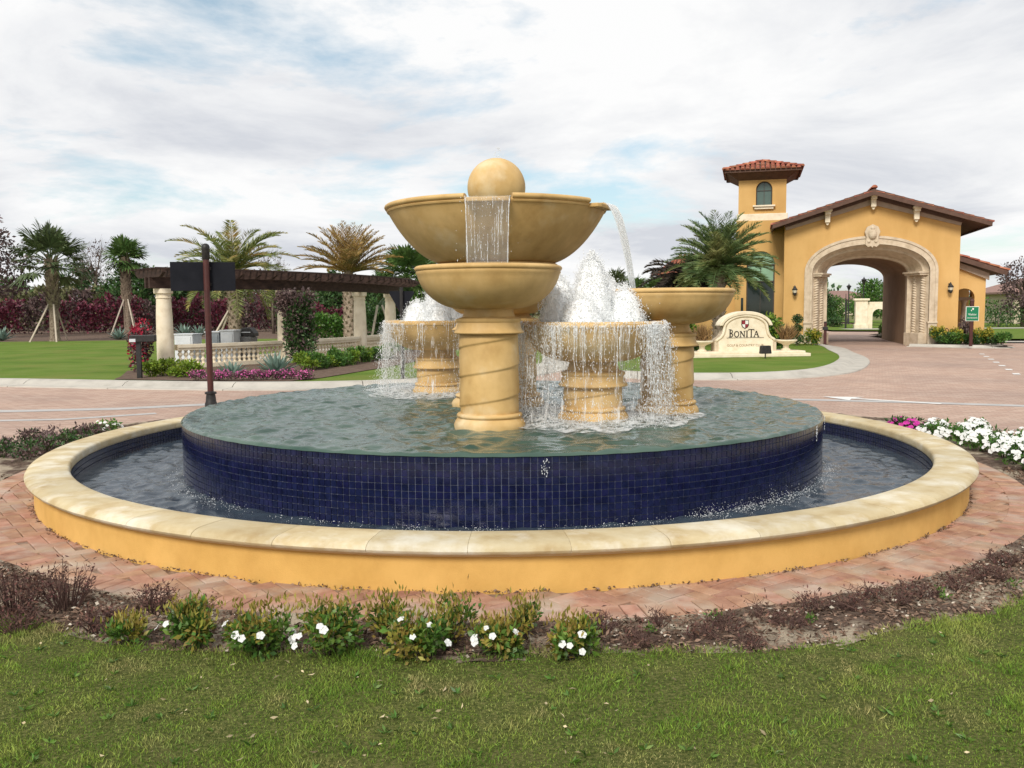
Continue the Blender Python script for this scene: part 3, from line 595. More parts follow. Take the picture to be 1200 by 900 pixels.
def ellip(r0, z0, r1, z1, n=12, t1=0.86):
    q = []
    for i in range(n + 1):
        t_ = t1 * (pi / 2) * i / n; q.append((sin(t_) / sin(t1 * pi / 2), (1 - cos(t_)) / (1 - cos(t1 * pi / 2))))
    return [(r0 + (r1 - r0) * a, z0 + (z1 - z0) * b_) for a, b_ in q]
def pedestal(x, y, z_neck, z_cap0, z_cap1, R=0.25, zb=0.50):
    """turned column: spreading base, spiral-banded shaft, moulded capital"""
    ctr = (x - FC[0], y - FC[1], 0); z0 = zb
    zs = np.linspace(0.725, z_cap1 - 0.005, max(8, int((z_cap1 - 0.725) / 0.008)))
    def spiral(r, z, a):
        u = (z / 0.245 - a / (2 * pi) + 0.35) % 1.0
        e = 0.012 * (1 - u) if u > 0.05 else 0.012 * (u / 0.05)
        fade = min(1, (z - 0.725) / 0.03, (z_cap1 - z) / 0.03); return r - 0.010 + e * max(0, fade)
    p_ = MB(); p_.lathe([(R + 0.004, z) for z in zs], 96, c=ctr, fn=spiral); p_ = p_.build('pedestal', 'fountain_stone', F, smooth=50)
    k = R / 0.25
    b_ = MB(); b_.lathe([(0.292 * k, z0), (0.30 * k, 0.60), (0.303 * k, 0.63), (0.292 * k, 0.66), (0.272 * k, 0.685), (0.264 * k, 0.692), (0.276 * k, 0.70), (0.279 * k, 0.712), (0.272 * k, 0.724), (0.255 * k, 0.73), (0.2 * k, 0.732)], 64, c=ctr); b_.build('base_moulding', 'fountain_stone', p_, smooth=50)
    h = z_cap0 - z_cap1
    c_ = MB(); c_.lathe([(0.2 * k, z_cap1 - 0.004), (0.262 * k, z_cap1 - 0.002), (0.292 * k, z_cap1 + 0.004), (0.296 * k, z_cap1 + 0.012), (0.272 * k, z_cap1 + 0.35 * h), (0.262 * k, z_cap1 + 0.72 * h), (0.272 * k, z_cap1 + 0.80 * h), (0.272 * k, z_cap1 + 0.94 * h), (0.255 * k, z_cap0), (0.222 * k, z_cap0 + 0.012), (0.205 * k, z_neck - 0.02), (0.22 * k, z_neck + 0.01), (0.1, z_neck + 0.01)], 64, c=ctr); c_.build('capital', 'fountain_stone', p_, smooth=50)
    return p_
def bowl(x, y, R, z_rim, z_bot, r_bot=0.21, roll=0.024, notches=(), t1=0.86, heavy=False):
    ctr = (x - FC[0], y - FC[1], 0)
    outp = ellip(r_bot, z_bot, R - 0.022, z_rim - 0.075, 14, t1)
    body = MB(); prof_ = outp + [(R - 0.012, z_rim - 0.06), (R - 0.015, z_rim - 0.045)] + ([] if notches else [])
    top = z_rim - (0.045 if notches else 0.018)
    prof_ += [(R - 0.02, top), (R - 0.075, top), (R - 0.10, top - 0.03)] + [(max(0.03, r - 0.06), z + 0.05) for r, z in reversed(outp[:-2])]
    body.lathe(prof_, 112, c=ctr); bd = body.build('bowl', 'fountain_stone', F, smooth=50)
    rp_ = []
    for i in range(16):
        a = 2 * pi * i / 16
        rp_.append((R - 0.034 + 0.034 * cos(a) * (1.0 if cos(a) > 0 else 1.5), z_rim - roll + roll * sin(a)))
    if heavy: rp_ = [(R - 0.10, z_rim - 0.07), (R - 0.012, z_rim - 0.075), (R - 0.004, z_rim - 0.06), (R - 0.012, z_rim - 0.05), (R + 0.008, z_rim - 0.042), (R + 0.016, z_rim - 0.026), (R + 0.012, z_rim - 0.010), (R - 0.002, z_rim), (R - 0.05, z_rim + 0.002), (R - 0.085, z_rim - 0.012)]
    if not notches:
        rm = MB(); rm.lathe(rp_, 112, c=ctr, closed=True); rm.build('rim', 'fountain_stone', bd, smooth=60)
    else:
        hw = 0.222 / R; an = sorted(notches)
        for i, a in enumerate(an):
            b_ = an[(i + 1) % len(an)] + (2 * pi if i == len(an) - 1 else 0)
            rm = MB(); rm.lathe(rp_, max(8, int((b_ - a) * 18)), a + hw, b_ - hw, c=ctr, closed=True, caps=True); rm.build('rim', 'fountain_stone', bd, smooth=60)
            sp = MB(); M3 = Matrix.Rotation(a, 3, 'Z')
            outl = [(R - 0.16, -0.21), (R + 0.05, -0.20), (R + 0.075, -0.16), (R + 0.075, 0.16), (R + 0.05, 0.20), (R - 0.16, 0.21)]
            v3 = [M3 @ Vector((u, v, 0)) for u, v in outl]; sp.slab([(p.x + ctr[0], p.y + ctr[1]) for p in v3], z_rim - 0.085, z_rim - 0.046)
            sp.build('spout_lip', 'fountain_stone', bd, bevel=0.008)
    return bd
A_FRONT, A_RIGHT = radians(-93), radians(-26)
TX, TY = -0.145, 9.23
FRONT, RIGHT, LOWR, LOWL = (-0.191, 7.486), (1.472, 8.428), (0.725, 7.926), (-0.885, 10.665)
pedestal(TX, TY, 1.56, 1.50, 1.38, R=0.40)
bowl(TX, TY, 0.625, 2.062, 1.55, 0.34)
bowl(TX, TY, 1.125, 2.645, 2.045, 0.46, notches=(A_FRONT, A_RIGHT, radians(150)), t1=0.42, heavy=True)
s_ = MB(); s_.ball((TX - FC[0], TY - FC[1], 2.835), 0.297, 48, 28); s_.lathe([(0.2, 2.3), (0.2, 2.58), (0.26, 2.6)], 32, c=(TX - FC[0], TY - FC[1], 0)); s_.build('stone_ball', 'fountain_stone', F, smooth=True)
pedestal(*FRONT, 1.605, 1.525, 1.394); bowl(*FRONT, 0.617, 1.957, 1.60)
pedestal(*RIGHT, 1.452, 1.363, 1.238); bowl(*RIGHT, 0.625, 1.776, 1.448)
pedestal(*LOWR, 1.14, 1.043, 0.909, R=0.262); bowl(*LOWR, 0.632, 1.487, 1.133, 0.23, roll=0.034)
pedestal(*LOWL, 1.12, 1.03, 0.90, R=0.255); bowl(*LOWL, 0.628, 1.472, 1.12, 0.23, roll=0.034)

# ------------------------------------------------------------------ water
waves = [(rng.random() * 2 * pi, 15 + 36 * rng.random() ** 1.4, rng.random() * 2 * pi) for _ in range(46)]
def ripple(x, y, amp, srcs=()):
    z = np.zeros_like(x)
    for a, k, p in waves: z += np.sin(k * (x * cos(a) + y * sin(a)) + p + 0.8 * np.sin(2.1 * x + 1.7 * y + p)) * (16.0 / k) ** 0.8
    z *= amp / 4.2
    for sx, sy, s in srcs:
        d = np.hypot(x - sx, y - sy); z += s * np.sin(34 * d) * np.exp(-1.5 * d)
    return z
def water_disc(name, m_, r0, r1, zc, nr, na, amp, srcs, label, roll=False):
    az = np.linspace(0, 2 * pi, na + 1)[:-1]; rr = np.linspace(r0, r1, nr)
    A, R_ = np.meshgrid(az, rr, indexing='ij'); X = FC[0] + R_ * np.cos(A); Y = FC[1] + R_ * np.sin(A)
    Z = zc + ripple(X, Y, amp, srcs)
    if not roll: Z = zc + (Z - zc) * np.clip((r1 - R_) / 0.2, 0.25, 1)
    if roll:
        u = np.clip((R_ - (r1 - 0.05)) / 0.05, 0, 1); Z = Z * (1 - u) + (zc - 0.004 + 0.001 * np.sin(A * 90)) * u - 0.020 * np.clip((R_ - (r1 - 0.03)) / 0.03, 0, 1) ** 2
    V = np.stack([X, Y, Z], -1).reshape(-1, 3); idx = np.arange(na * nr).reshape(na, nr); nx = np.roll(idx, -1, 0)
    Fq = np.stack([idx[:, :-1], idx[:, 1:], nx[:, 1:], nx[:, :-1]], -1).reshape(-1, 4)
    o = link(name, np_mesh(name, V, Fq, m_, True)); return tag(o, label, 'water', kind='structure')
srcs = [(LOWR[0], LOWR[1], 0.006), (LOWL[0], LOWL[1], 0.006), (FRONT[0], FRONT[1], 0.001)]
water_disc('water', 'water_upper', 0.03, R_BASIN + 0.002, Z_UP, 230, 760, 0.0092, srcs, 'rippled green water brimming over the tiled basin', True)
water_disc('water', 'water_lower', R_BASIN - 0.02, R_IN + 0.02, Z_LOW, 64, 760, 0.0095, [], 'dark choppy water in the outer pool ring')
def bowl_water(c, r, z):
    mb = MB(); mb.lathe([(0.0001, z), (r * 0.5, z + 0.004), (r, z)], 48, c=(c[0], c[1], 0)); return tag(mb.build('water', 'water_upper', smooth=True), None, None, kind='structure')
bowl_water((TX, TY), 1.05, 2.605); bowl_water(FRONT, 0.56, 1.93); bowl_water(RIGHT, 0.57, 1.75); bowl_water(LOWR, 0.58, 1.474); bowl_water(LOWL, 0.58, 1.46)

def strand_pts(p, v, z_end, n=9, g_=9.8, jit=0.004):
    zz = p[2] - z_end; t1 = (v[2] + sqrt(max(0.0, v[2] ** 2 + 2 * g_ * zz))) / g_; q = []
    for i in range(n):
        t_ = t1 * i / (n - 1); j = jit * (i / n)
        q.append((p[0] + v[0] * t_ + random.gauss(0, j), p[1] + v[1] * t_ + random.gauss(0, j), p[2] + v[2] * t_ - 0.5 * g_ * t_ * t_))
    return q
def drops_np(P, r, sz):
    """many tiny eight-sided drops at once"""
    o = np.array([(1, 0, 0), (0, 1, 0), (-1, 0, 0), (0, -1, 0), (0, 0, 1), (0, 0, -1)], float); V = o[None] * r[:, None, None]; V[:, 4:, 2] *= sz[:, None]; V = V + P[:, None, :]
    f = np.array([(0, 1, 4), (1, 2, 4), (2, 3, 4), (3, 0, 4), (1, 0, 5), (2, 1, 5), (3, 2, 5), (0, 3, 5)]); n_ = len(P)
    return V.reshape(-1, 3), (f[None] + 6 * np.arange(n_)[:, None, None]).reshape(-1, 3)
def skirt(c, R, z, n_str, n_drop, label, bias):
    """water spilling over a bowl rim: a fringe on the stone, broken strands, drops and a thin veil"""
    st_, dr = MB(), MB(); heads = [(random.random() * 2 * pi, random.uniform(0.03, 0.16), random.uniform(0.4, 1.3)) for _ in range(34)]
    for _ in range(n_str):
        h_ = random.choice(heads); a = random.gauss(h_[0], h_[1]); lump = h_[2]
        ca, sa_ = cos(a), sin(a); r0 = R + 0.004
        if random.random() < 0.45:          # clinging to the underside
            ln = abs(random.gauss(0, 0.16)) * (0.5 + lump) + 0.03; pts, rad = [], []; wgt = random.uniform(0.0015, 0.005)
            for i in range(7):
                u = i / 6; pts.append((c[0] + (r0 + 0.012 - 0.03 * u) * ca + random.gauss(0, 0.003), c[1] + (r0 + 0.012 - 0.03 * u) * sa_ + random.gauss(0, 0.003), z - 0.012 - ln * u)); rad.append(wgt * random.uniform(0.6, 1.4) * (1.1 - 0.7 * u))
            st_.tube(pts, rad, 5)
        else:
            if abs((a + pi / 2 + pi) % (2 * pi) - pi) < 0.55 and random.random() < 0.8: continue
            sp = random.uniform(0.02, 0.18) * (0.4 + lump) * (1 + bias * cos(a)); p0 = (c[0] + r0 * ca, c[1] + r0 * sa_, z - 0.01)
            q = strand_pts(p0, (sp * ca + random.gauss(0, 0.07), sp * sa_ + random.gauss(0, 0.07), random.uniform(-0.1, 0.3)), Z_UP - 0.01, 22, jit=0.008)
            i = 0
            while i < len(q) - 2:           # broken into short runs that wander and thin out
                ln = random.choice((1, 1, 2, 3)); seg_ = q[i:i + ln + 1]
                if random.random() < 0.72 - 0.03 * i: w0 = random.uniform(0.0010, 0.0042); st_.tube(seg_, [w0 * (1.0 if 0 < k < len(seg_) - 1 else 0.45) for k in range(len(seg_))], 4)
                else:
                    for p in seg_: dr.octa((p[0] + random.gauss(0, 0.03), p[1] + random.gauss(0, 0.03), p[2]), random.uniform(0.0012, 0.0042), random.uniform(1, 2.6))
                i += ln
    hd = np.array(heads); k = rng.integers(0, len(hd), n_drop); a = np.where(rng.random(n_drop) < 0.78, rng.normal(hd[k, 0], hd[k, 1] * 1.3), rng.random(n_drop) * 2 * pi)
    t_ = rng.random(n_drop) ** 0.7 * 0.43; sp = rng.random(n_drop) * (0.10 + 0.26 * hd[k, 2]) * (1 + bias * np.cos(a)); zz = z + 0.02 * rng.random(n_drop) + 0.15 * t_ - 4.9 * t_ ** 2; low = zz < Z_UP + 0.004; zz = np.where(low, Z_UP + np.abs(rng.normal(0, 0.045, n_drop)), zz)
    front = np.abs((a + pi / 2 + pi) % (2 * pi) - pi) < 0.5; keep = ~(front & (t_ > 0.14) & (rng.random(n_drop) < 0.6)); rr = R + sp * t_ + rng.normal(0, 0.02, n_drop) * (0.3 + t_ * 2.5)
    P = np.stack([c[0] + rr * np.cos(a), c[1] + rr * np.sin(a), zz], 1)[keep]; V_, F_ = drops_np(P, rng.uniform(0.0008, 0.0032, len(P)), rng.uniform(1.2, 5.5, len(P)))
    r_ = st_.build('falling_water', 'strand', smooth=True); tag(r_, label, 'water', kind='stuff')
    d_ = dr.build('droplets', 'drop', r_, smooth=True); d_['kind'] = 'stuff'
    d_ = link('fine_droplets', np_mesh('fine_droplets', V_, F_, 'froth', True), r_); d_['kind'] = 'stuff'
    ph = [random.random() * 6 for _ in range(4)]
    for v_, zt in ((0.04, 0.0), (0.14, 0.02)):
        vl = MB(); T = sqrt(2 * (z - Z_UP) / 9.8)
        def fn(r, zz, a, ph=ph): u = (z - zz) / (z - Z_UP); return r + u * 0.035 * (sin(3 * a + ph[0]) + 0.6 * sin(8 * a + ph[1]) + bias * 1.6 * cos(a)) + 0.008 * sin(29 * a + ph[2])
        vl.lathe([(R + 0.01 + v_ * T * k / 15, z - 0.01 - 4.9 * (T * k / 15) ** 2) for k in range(16)], 150, c=(c[0], c[1], 0), fn=fn); vl = vl.build('veil', 'veil', r_, smooth=True); vl['kind'] = 'stuff'
skirt(LOWR, 0.632, 1.47, 560, 9500, 'water spilling in strands off the low bowl between the two spiral pedestals', 0.05)
skirt(LOWL, 0.628, 1.455, 480, 8500, 'water spilling in strands off the low bowl on the pergola side', -0.1)

def plume(c, z0, jets, label, nd):
    """frothing bubbler jets: a rounded core lost in a cloud of fine drops"""
    root = None; PP, RR = [], []
    for (dx, dy, h, r) in jets:
        ph = [random.random() * 6.3 for _ in range(6)]
        def shape(u): return r * (0.80 + 0.42 * (1 - u) ** 2) * np.clip(1 - u ** 4.5, 0, 1) ** 0.5
        def fn(r_, z, a, ph=ph): u = (z - z0) / h; return r_ * (1 + 0.07 * sin(3 * a + ph[0] + 4 * u) + 0.05 * sin(7 * a + ph[1] - 5 * u) + 0.03 * sin(13 * a + ph[2] + 9 * u))
        prof_ = [(max(0.002, float(shape(np.array(i / 23.0))) * 0.90), z0 + 0.965 * h * i / 23) for i in range(24)]
        mb = MB(); mb.lathe(prof_, 40, c=(c[0] + dx, c[1] + dy, 0), fn=fn); o = mb.build('water_jet' if root is None else 'froth', 'froth_core', root, smooth=True); o['kind'] = 'stuff'
        if root is None: root = tag(o, label, 'water')
        n_ = int(nd * (h * r) / 0.08); u = rng.random(n_) ** 0.9 * 1.06; a = rng.random(n_) * 2 * pi
        rho = shape(np.clip(u, 0, 0.995)) * np.clip(rng.normal(0.97, 0.10, n_), 0.6, 1.6) + 0.006 * rng.exponential(1, n_) * (rng.random(n_) < 0.2) * 4
        w_ = 1 + 0.07 * np.sin(3 * a + ph[0] + 4 * u) + 0.06 * np.sin(9 * a + ph[1] - 7 * u)
        PP.append(np.stack([c[0] + dx + rho * w_ * np.cos(a), c[1] + dy + rho * w_ * np.sin(a), z0 + h * u + 0.02 * rng.normal(0, 1, n_) * (u > 0.8)], 1)); RR.append(rng.uniform(0.0016, 0.0052, n_))
    P = np.concatenate(PP); r_ = np.concatenate(RR); V, Fq = drops_np(P, r_, rng.uniform(0.9, 2.0, len(P))); d_ = link('droplets', np_mesh('droplets', V, Fq, 'froth', True), root); d_['kind'] = 'stuff'
plume(LOWR, 1.45, [(-0.01, 0.0, 0.60, 0.165), (-0.30, 0.08, 0.42, 0.155), (0.29, 0.04, 0.32, 0.15), (-0.12, -0.24, 0.24, 0.17), (0.14, 0.24, 0.42, 0.16)], 'tall white froth jets bubbling out of the low bowl by the entrance side', 7500)
plume(LOWL, 1.44, [(0.0, 0.0, 0.46, 0.17), (-0.24, 0.02, 0.25, 0.15), (0.26, 0.05, 0.30, 0.15), (0.02, -0.22, 0.2, 0.14)], 'white froth jets bubbling out of the low bowl on the pergola side', 7000)
# thin sheet of water pouring from the front notch of the top bowl
def pour(c, az, R, z0, z1, w0, w1, v, label, n_str, solid=8, nd=120):
    ca, sa_ = cos(az), sin(az); tg = (-sa_, ca); mb = MB(); nu, nv = 40, 26; T = sqrt(2 * (z0 - z1) / 9.8); vs = []
    for j in range(nv):
        t_ = T * j / (nv - 1); wd = w0 + (w1 - w0) * j / (nv - 1); rr = R + v * t_
        for i in range(nu):
            u = (i / (nu - 1) - 0.5) * (1 + 0.03 * sin(23 * t_) + 0.02 * sin(61 * t_ + 1)); b_ = 0.010 * sin(19 * u + 9 * t_) + 0.006 * sin(47 * u - 15 * t_)
            vs.append((c[0] + (rr + b_) * ca + tg[0] * u * wd, c[1] + (rr + b_) * sa_ + tg[1] * u * wd, z0 - 4.9 * t_ * t_))
    mb.add(vs, [(j * nu + i, j * nu + i + 1, (j + 1) * nu + i + 1, (j + 1) * nu + i) for j in range(nv - 1) for i in range(nu - 1)])
    o = mb.build('water_sheet', 'sheet_water', smooth=True); tag(o, label, 'water', kind='stuff')
    e = MB()
    for k in range(n_str):
        u = (-0.5 if k % 2 else 0.5) * random.uniform(0.97, 1.0) if k < 8 else random.uniform(-0.5, 0.5); pts = []; t0 = 0 if k < solid else random.uniform(0.1, 0.8) * T; t2 = T if k < solid else min(T, t0 + random.uniform(0.04, 0.12))
        for j in range(12):
            t_ = t0 + (t2 - t0) * j / 11; wd = w0 + (w1 - w0) * t_ / T; rr = R + v * t_ + 0.004 + random.gauss(0, 0.002)
            pts.append((c[0] + rr * ca + tg[0] * (u * wd + random.gauss(0, 0.002)), c[1] + rr * sa_ + tg[1] * u * wd, z0 - 4.9 * t_ * t_))
        e.tube(pts, [random.uniform(0.0012, 0.0035) for _ in pts], 4)
    e = e.build('streaks', 'strand', o, smooth=True); e['kind'] = 'stuff'
    d = MB()
    for _ in range(nd):
        t_ = T * random.random() ** 0.6; u = random.gauss(0, 0.35); rr = R + v * t_ + random.gauss(0, 0.02)
        d.octa((c[0] + rr * ca + tg[0] * u * w1, c[1] + rr * sa_ + tg[1] * u * w1, z0 - 4.9 * t_ * t_), random.uniform(0.0015, 0.004), 2)
    d = d.build('droplets', 'drop', o, smooth=True); d['kind'] = 'stuff'
pour((TX, TY), A_FRONT, 1.205, 2.605, 1.935, 0.41, 0.365, 0.16, 'thin clear sheet of water falling from the front notch of the top bowl', 36)
pour((TX, TY), A_RIGHT, 1.205, 2.605, 1.755, 0.30, 0.16, 0.62, 'narrow stream of water arcing from the side notch of the top bowl', 70, 52, 50)
# foam and splash where the water lands, and at the foot of the tiled wall
def splash(c, r0, r1, n, z, label, zs=0.05, name='foam'):
    """a lacy skin of foam on the water with low spatter above it"""
    nr, na = 16, 90; mb = MB(); vs = []
    for i in range(na):
        a = 2 * pi * i / na
        for k in range(nr):
            u = k / (nr - 1); r = r0 + (r1 * (1 + 0.12 * sin(3 * a + 1) + 0.08 * sin(7 * a)) - r0) * u; x, y = c[0] + r * cos(a), c[1] + r * sin(a)
            vs.append((x, y, z + 0.016 + 0.03 * sin(pi * u) * (0.5 + 0.5 * sin(23 * x + 3 * sin(17 * y))) * (1 - u) + float(ripple(np.array([x]), np.array([y]), 0.0092)[0])))
    mb.add(vs, [(i * nr + k, ((i + 1) % na) * nr + k, ((i + 1) % na) * nr + k + 1, i * nr + k + 1) for i in range(na) for k in range(nr - 1)])
    o = tag(mb.build(name, 'foam', smooth=True), label, 'foam', kind='stuff'); d = MB()
    for _ in range(n):
        a = random.random() * 2 * pi; r = r0 + (r1 - r0) * random.random() ** 0.8; d.octa((c[0] + r * cos(a), c[1] + r * sin(a), z + 0.01 + abs(random.gauss(0, zs * 1.3))), random.uniform(0.0012, 0.0045), random.uniform(0.8, 1.8))
    d = d.build('spatter', 'drop', o, smooth=True); d['kind'] = 'stuff'
    return o
splash(LOWR, 0.30, 0.90, 3600, Z_UP, 'white foam round the foot of the low bowl between the spiral pedestals', 0.06)
splash(LOWL, 0.30, 0.90, 3000, Z_UP, 'white foam round the foot of the low bowl on the pergola side', 0.06)
ws = MB()
for (deg, spread, n, hgt) in ((-49, 3.5, 170, 0.10), (-57, 3.0, 110, 0.07), (-62, 1.4, 60, 0.08), (-40, 3, 70, 0.06), (-30, 3, 60, 0.06), (-20, 5, 80, 0.06), (-100, 1.5, 30, 0.03), (-92, 1.5, 30, 0.03), (-112, 5, 60, 0.03), (-135, 5, 70, 0.04), (-75, 6, 80, 0.03), (-150, 8, 60, 0.03)):
    for _ in range(n):
        a = radians(random.gauss(deg, spread)); r = R_BASIN + 0.02 + abs(random.gauss(0.03, 0.06)); zz = Z_LOW + abs(random.gauss(0, hgt * 0.55)) * exp(-6 * (r - R_BASIN)); x, y = pol(a, r)
        if random.random() < 0.2: ws.ball((x, y, Z_LOW + 0.002 + zz * 0.1), random.uniform(0.003, 0.008), 6, 4, 0.25)
        else:
            for _k in range(3): ws.octa((x + random.gauss(0, 0.02), y + random.gauss(0, 0.02), max(Z_LOW, zz + random.gauss(0, 0.012))), random.uniform(0.0007, 0.0026), random.uniform(1, 2.5))
for deg, zt in ((-84.3, 0.57), (-31, 0.58), (-17, 0.58)):
    for _ in range(26):
        a = radians(random.gauss(deg, 0.25)); x, y = pol(a, R_BASIN + 0.012); ws.octa((x, y, zt - 0.13 * random.random()), random.uniform(0.0015, 0.004), 2.6)
tag(ws.build('splash', 'drop', smooth=True), 'small white splashes along the foot of the blue tiled basin wall', 'splash', kind='stuff')
js = MB()
for _ in range(40):
    u = random.random(); js.octa((TX + random.gauss(0.02, 0.012 + 0.02 * (1 - u)), TY + random.gauss(0, 0.015), 3.12 + 0.13 * u), random.uniform(0.0015, 0.004), 2)
tag(js.build('water_spurt', 'drop', smooth=True), 'faint spurt of water above the stone ball', 'water', kind='stuff')

# ------------------------------------------------------------------ gatehouse (local frame: x along the front, y back into the tunnel)
GO, GR = (15.814, 35.481), -radians(15)
H = thing('gatehouse', 'yellow stucco gatehouse with tiled gable roof, square tower and deep stone arch', 'gatehouse', (GO[0], GO[1], 0), GR)
def gl(x, y, z=0.0):                       # gatehouse local to world
    return (GO[0] + x * cos(GR) - y * sin(GR), GO[1] + x * sin(GR) + y * cos(GR), z)
XC = -1.49
def arch_pts(hw, zs, rise, n=28, xc=XC): return [(xc + hw * cos(pi * i / n), zs + rise * (abs(sin(pi * i / n)) ** 0.92)) for i in range(n + 1)]   # right to left over the top
def arched_wall(x0, x1, topline, hw, zs, rise, y0, y1, xc=XC, zb=0.0):
    return MB().prism([(x0, zb), (xc - hw, zb)] + list(reversed(arch_pts(hw, zs, rise, xc=xc))) + [(xc + hw, zb), (x1, zb)] + topline, y0, y1)
arched_wall(-4.79, 1.78, [(1.78, 4.965), (XC, 5.99), (-4.79, 4.965)], 2.30, 2.95, 1.22, 0.0, 0.5).build('front_wall', 'stucco_gate', H)
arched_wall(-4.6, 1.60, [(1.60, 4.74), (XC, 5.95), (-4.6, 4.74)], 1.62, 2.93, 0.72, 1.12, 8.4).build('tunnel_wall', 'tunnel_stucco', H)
# stone surround: flat band, then a splayed reveal
def arch_band(hw0, r0, hw1, r1, y0, y1, zs=2.95, zb=0.0):
    a = [(XC + hw0, zb)] + arch_pts(hw0, zs, r0) + [(XC - hw0, zb)]; b_ = [(XC + hw1, zb)] + arch_pts(hw1, zs, r1) + [(XC - hw1, zb)]
    n_ = len(a); return MB().add([(x, y0, z) for x, z in a] + [(x, y1, z) for x, z in b_], [(i, i + 1, n_ + i + 1, n_ + i) for i in range(n_ - 1)])
def solid_band(hw0, r0, hw1, r1, yf, yb, zs=2.95, zb=0.0):
    mb = arch_band(hw0, r0, hw1, r1, yf, yf, zs, zb); n_ = len(mb.v); mb.add([(x, yb, z) for x, _, z in mb.v], [])
    h_ = n_ // 2
    mb.f += [(i + n_, i + 1 + n_, i + 1, i) for i in range(h_ - 1)] + [(h_ + i, h_ + i + 1, h_ + i + 1 + n_, h_ + i + n_) for i in range(h_ - 1)]
    return mb
sb = solid_band(2.47, 1.42, 2.20, 1.12, -0.10, 0.05).build('arch_surround', 'cast_stone', H, smooth=35)
solid_band(2.50, 1.45, 2.40, 1.35, -0.135, 0.04).build('outer_bead', 'cast_stone', sb, smooth=35)
solid_band(2.27, 1.20, 2.20, 1.12, -0.125, 0.04).build('inner_bead', 'cast_stone', sb, smooth=35)
rv = arch_band(2.20, 1.12, 2.06, 1.00, 0.05, 0.22); rv2 = arch_band(2.06, 1.00, 1.98, 0.92, 0.22, 0.24); rv3 = arch_band(1.98, 0.92, 1.66, 0.72, 0.24, 1.0); rv4 = arch_band(1.66, 0.72, 1.56, 0.64, 1.0, 1.02); rv5 = arch_band(1.56, 0.64, 1.56, 0.64, 1.02, 1.35); rv6 = arch_band(1.56, 0.64, 1.63, 0.72, 1.35, 1.36)
rv_ = MB()
for q in (rv, rv2, rv3, rv4, rv5, rv6): rv_.add(q.v, q.f)
rv_.build('arch_reveal', 'cast_stone', H, smooth=35)
for s in (-1, 1):
    pd = MB(); pd.box((XC + s * 2.335, -0.04, 0.49), (0.32, 0.20, 0.98)); pd.box((XC + s * 2.335, -0.05, 0.95), (0.37, 0.25, 0.08)); pd.build('surround_base', 'cast_stone', H, bevel=0.01)
    bs = MB(); bs.box((XC + s * 1.93, 0.55, 0.26), (0.62, 1.0, 0.52), rz=s * 0.42); bs.box((XC + s * 1.66, 1.15, 0.49), (0.26, 0.42, 0.98)); bs.build('jamb_base', 'cast_stone', H, bevel=0.015)
    im = MB(); im.box((XC + s * 1.90, 0.6, 2.86), (0.56, 1.16, 0.08), rz=s * 0.36); im.box((XC + s * 1.88, 0.6, 2.93), (0.64, 1.24, 0.07), rz=s * 0.36); im.build('impost', 'cast_stone', H, bevel=0.01)
    pier = MB(); pier.box((XC + s * 1.62, 1.12, 1.4), (0.17, 0.42, 2.84)); pier.build('jamb_pier', 'cast_stone', H)
    for k in range(2):                      # rope-twist columns standing in the splay
        cx_, cy_ = XC + s * (2.04 - 0.22 * k), 0.26 + 0.44 * k; cl = MB()
        def rope(r, z, a, s=s): return r * (1 + 0.22 * sin(2 * a + z * 62 * s))
        cl.lathe([(0.105, z) for z in np.linspace(0.50, 2.82, 150)], 14, c=(cx_, cy_, 0), fn=rope); cl.build('twisted_column', 'cast_stone', H, smooth=True)
# keystone cartouche
ks = MB(); ks.prism([(-0.16, -0.44), (-0.05, -0.40), (0.0, -0.47), (0.05, -0.40), (0.16, -0.44), (0.26, -0.34), (0.22, -0.05), (0.29, 0.16), (0.21, 0.36), (0.0, 0.46), (-0.21, 0.36), (-0.29, 0.16), (-0.22, -0.05), (-0.26, -0.34)], -0.20, 0.02)
ks.ball((0, -0.18, 0.06), 0.17, 14, 8, 1.25); ks.ball((0.13, -0.18, -0.22), 0.07, 10, 6); ks.ball((-0.13, -0.18, -0.22), 0.07, 10, 6); ks.ball((0, -0.2, 0.30), 0.08, 10, 6)
ks.build('keystone', 'cast_stone', H, loc=(XC + 0.03, -0.06, 4.38), bevel=0.012)
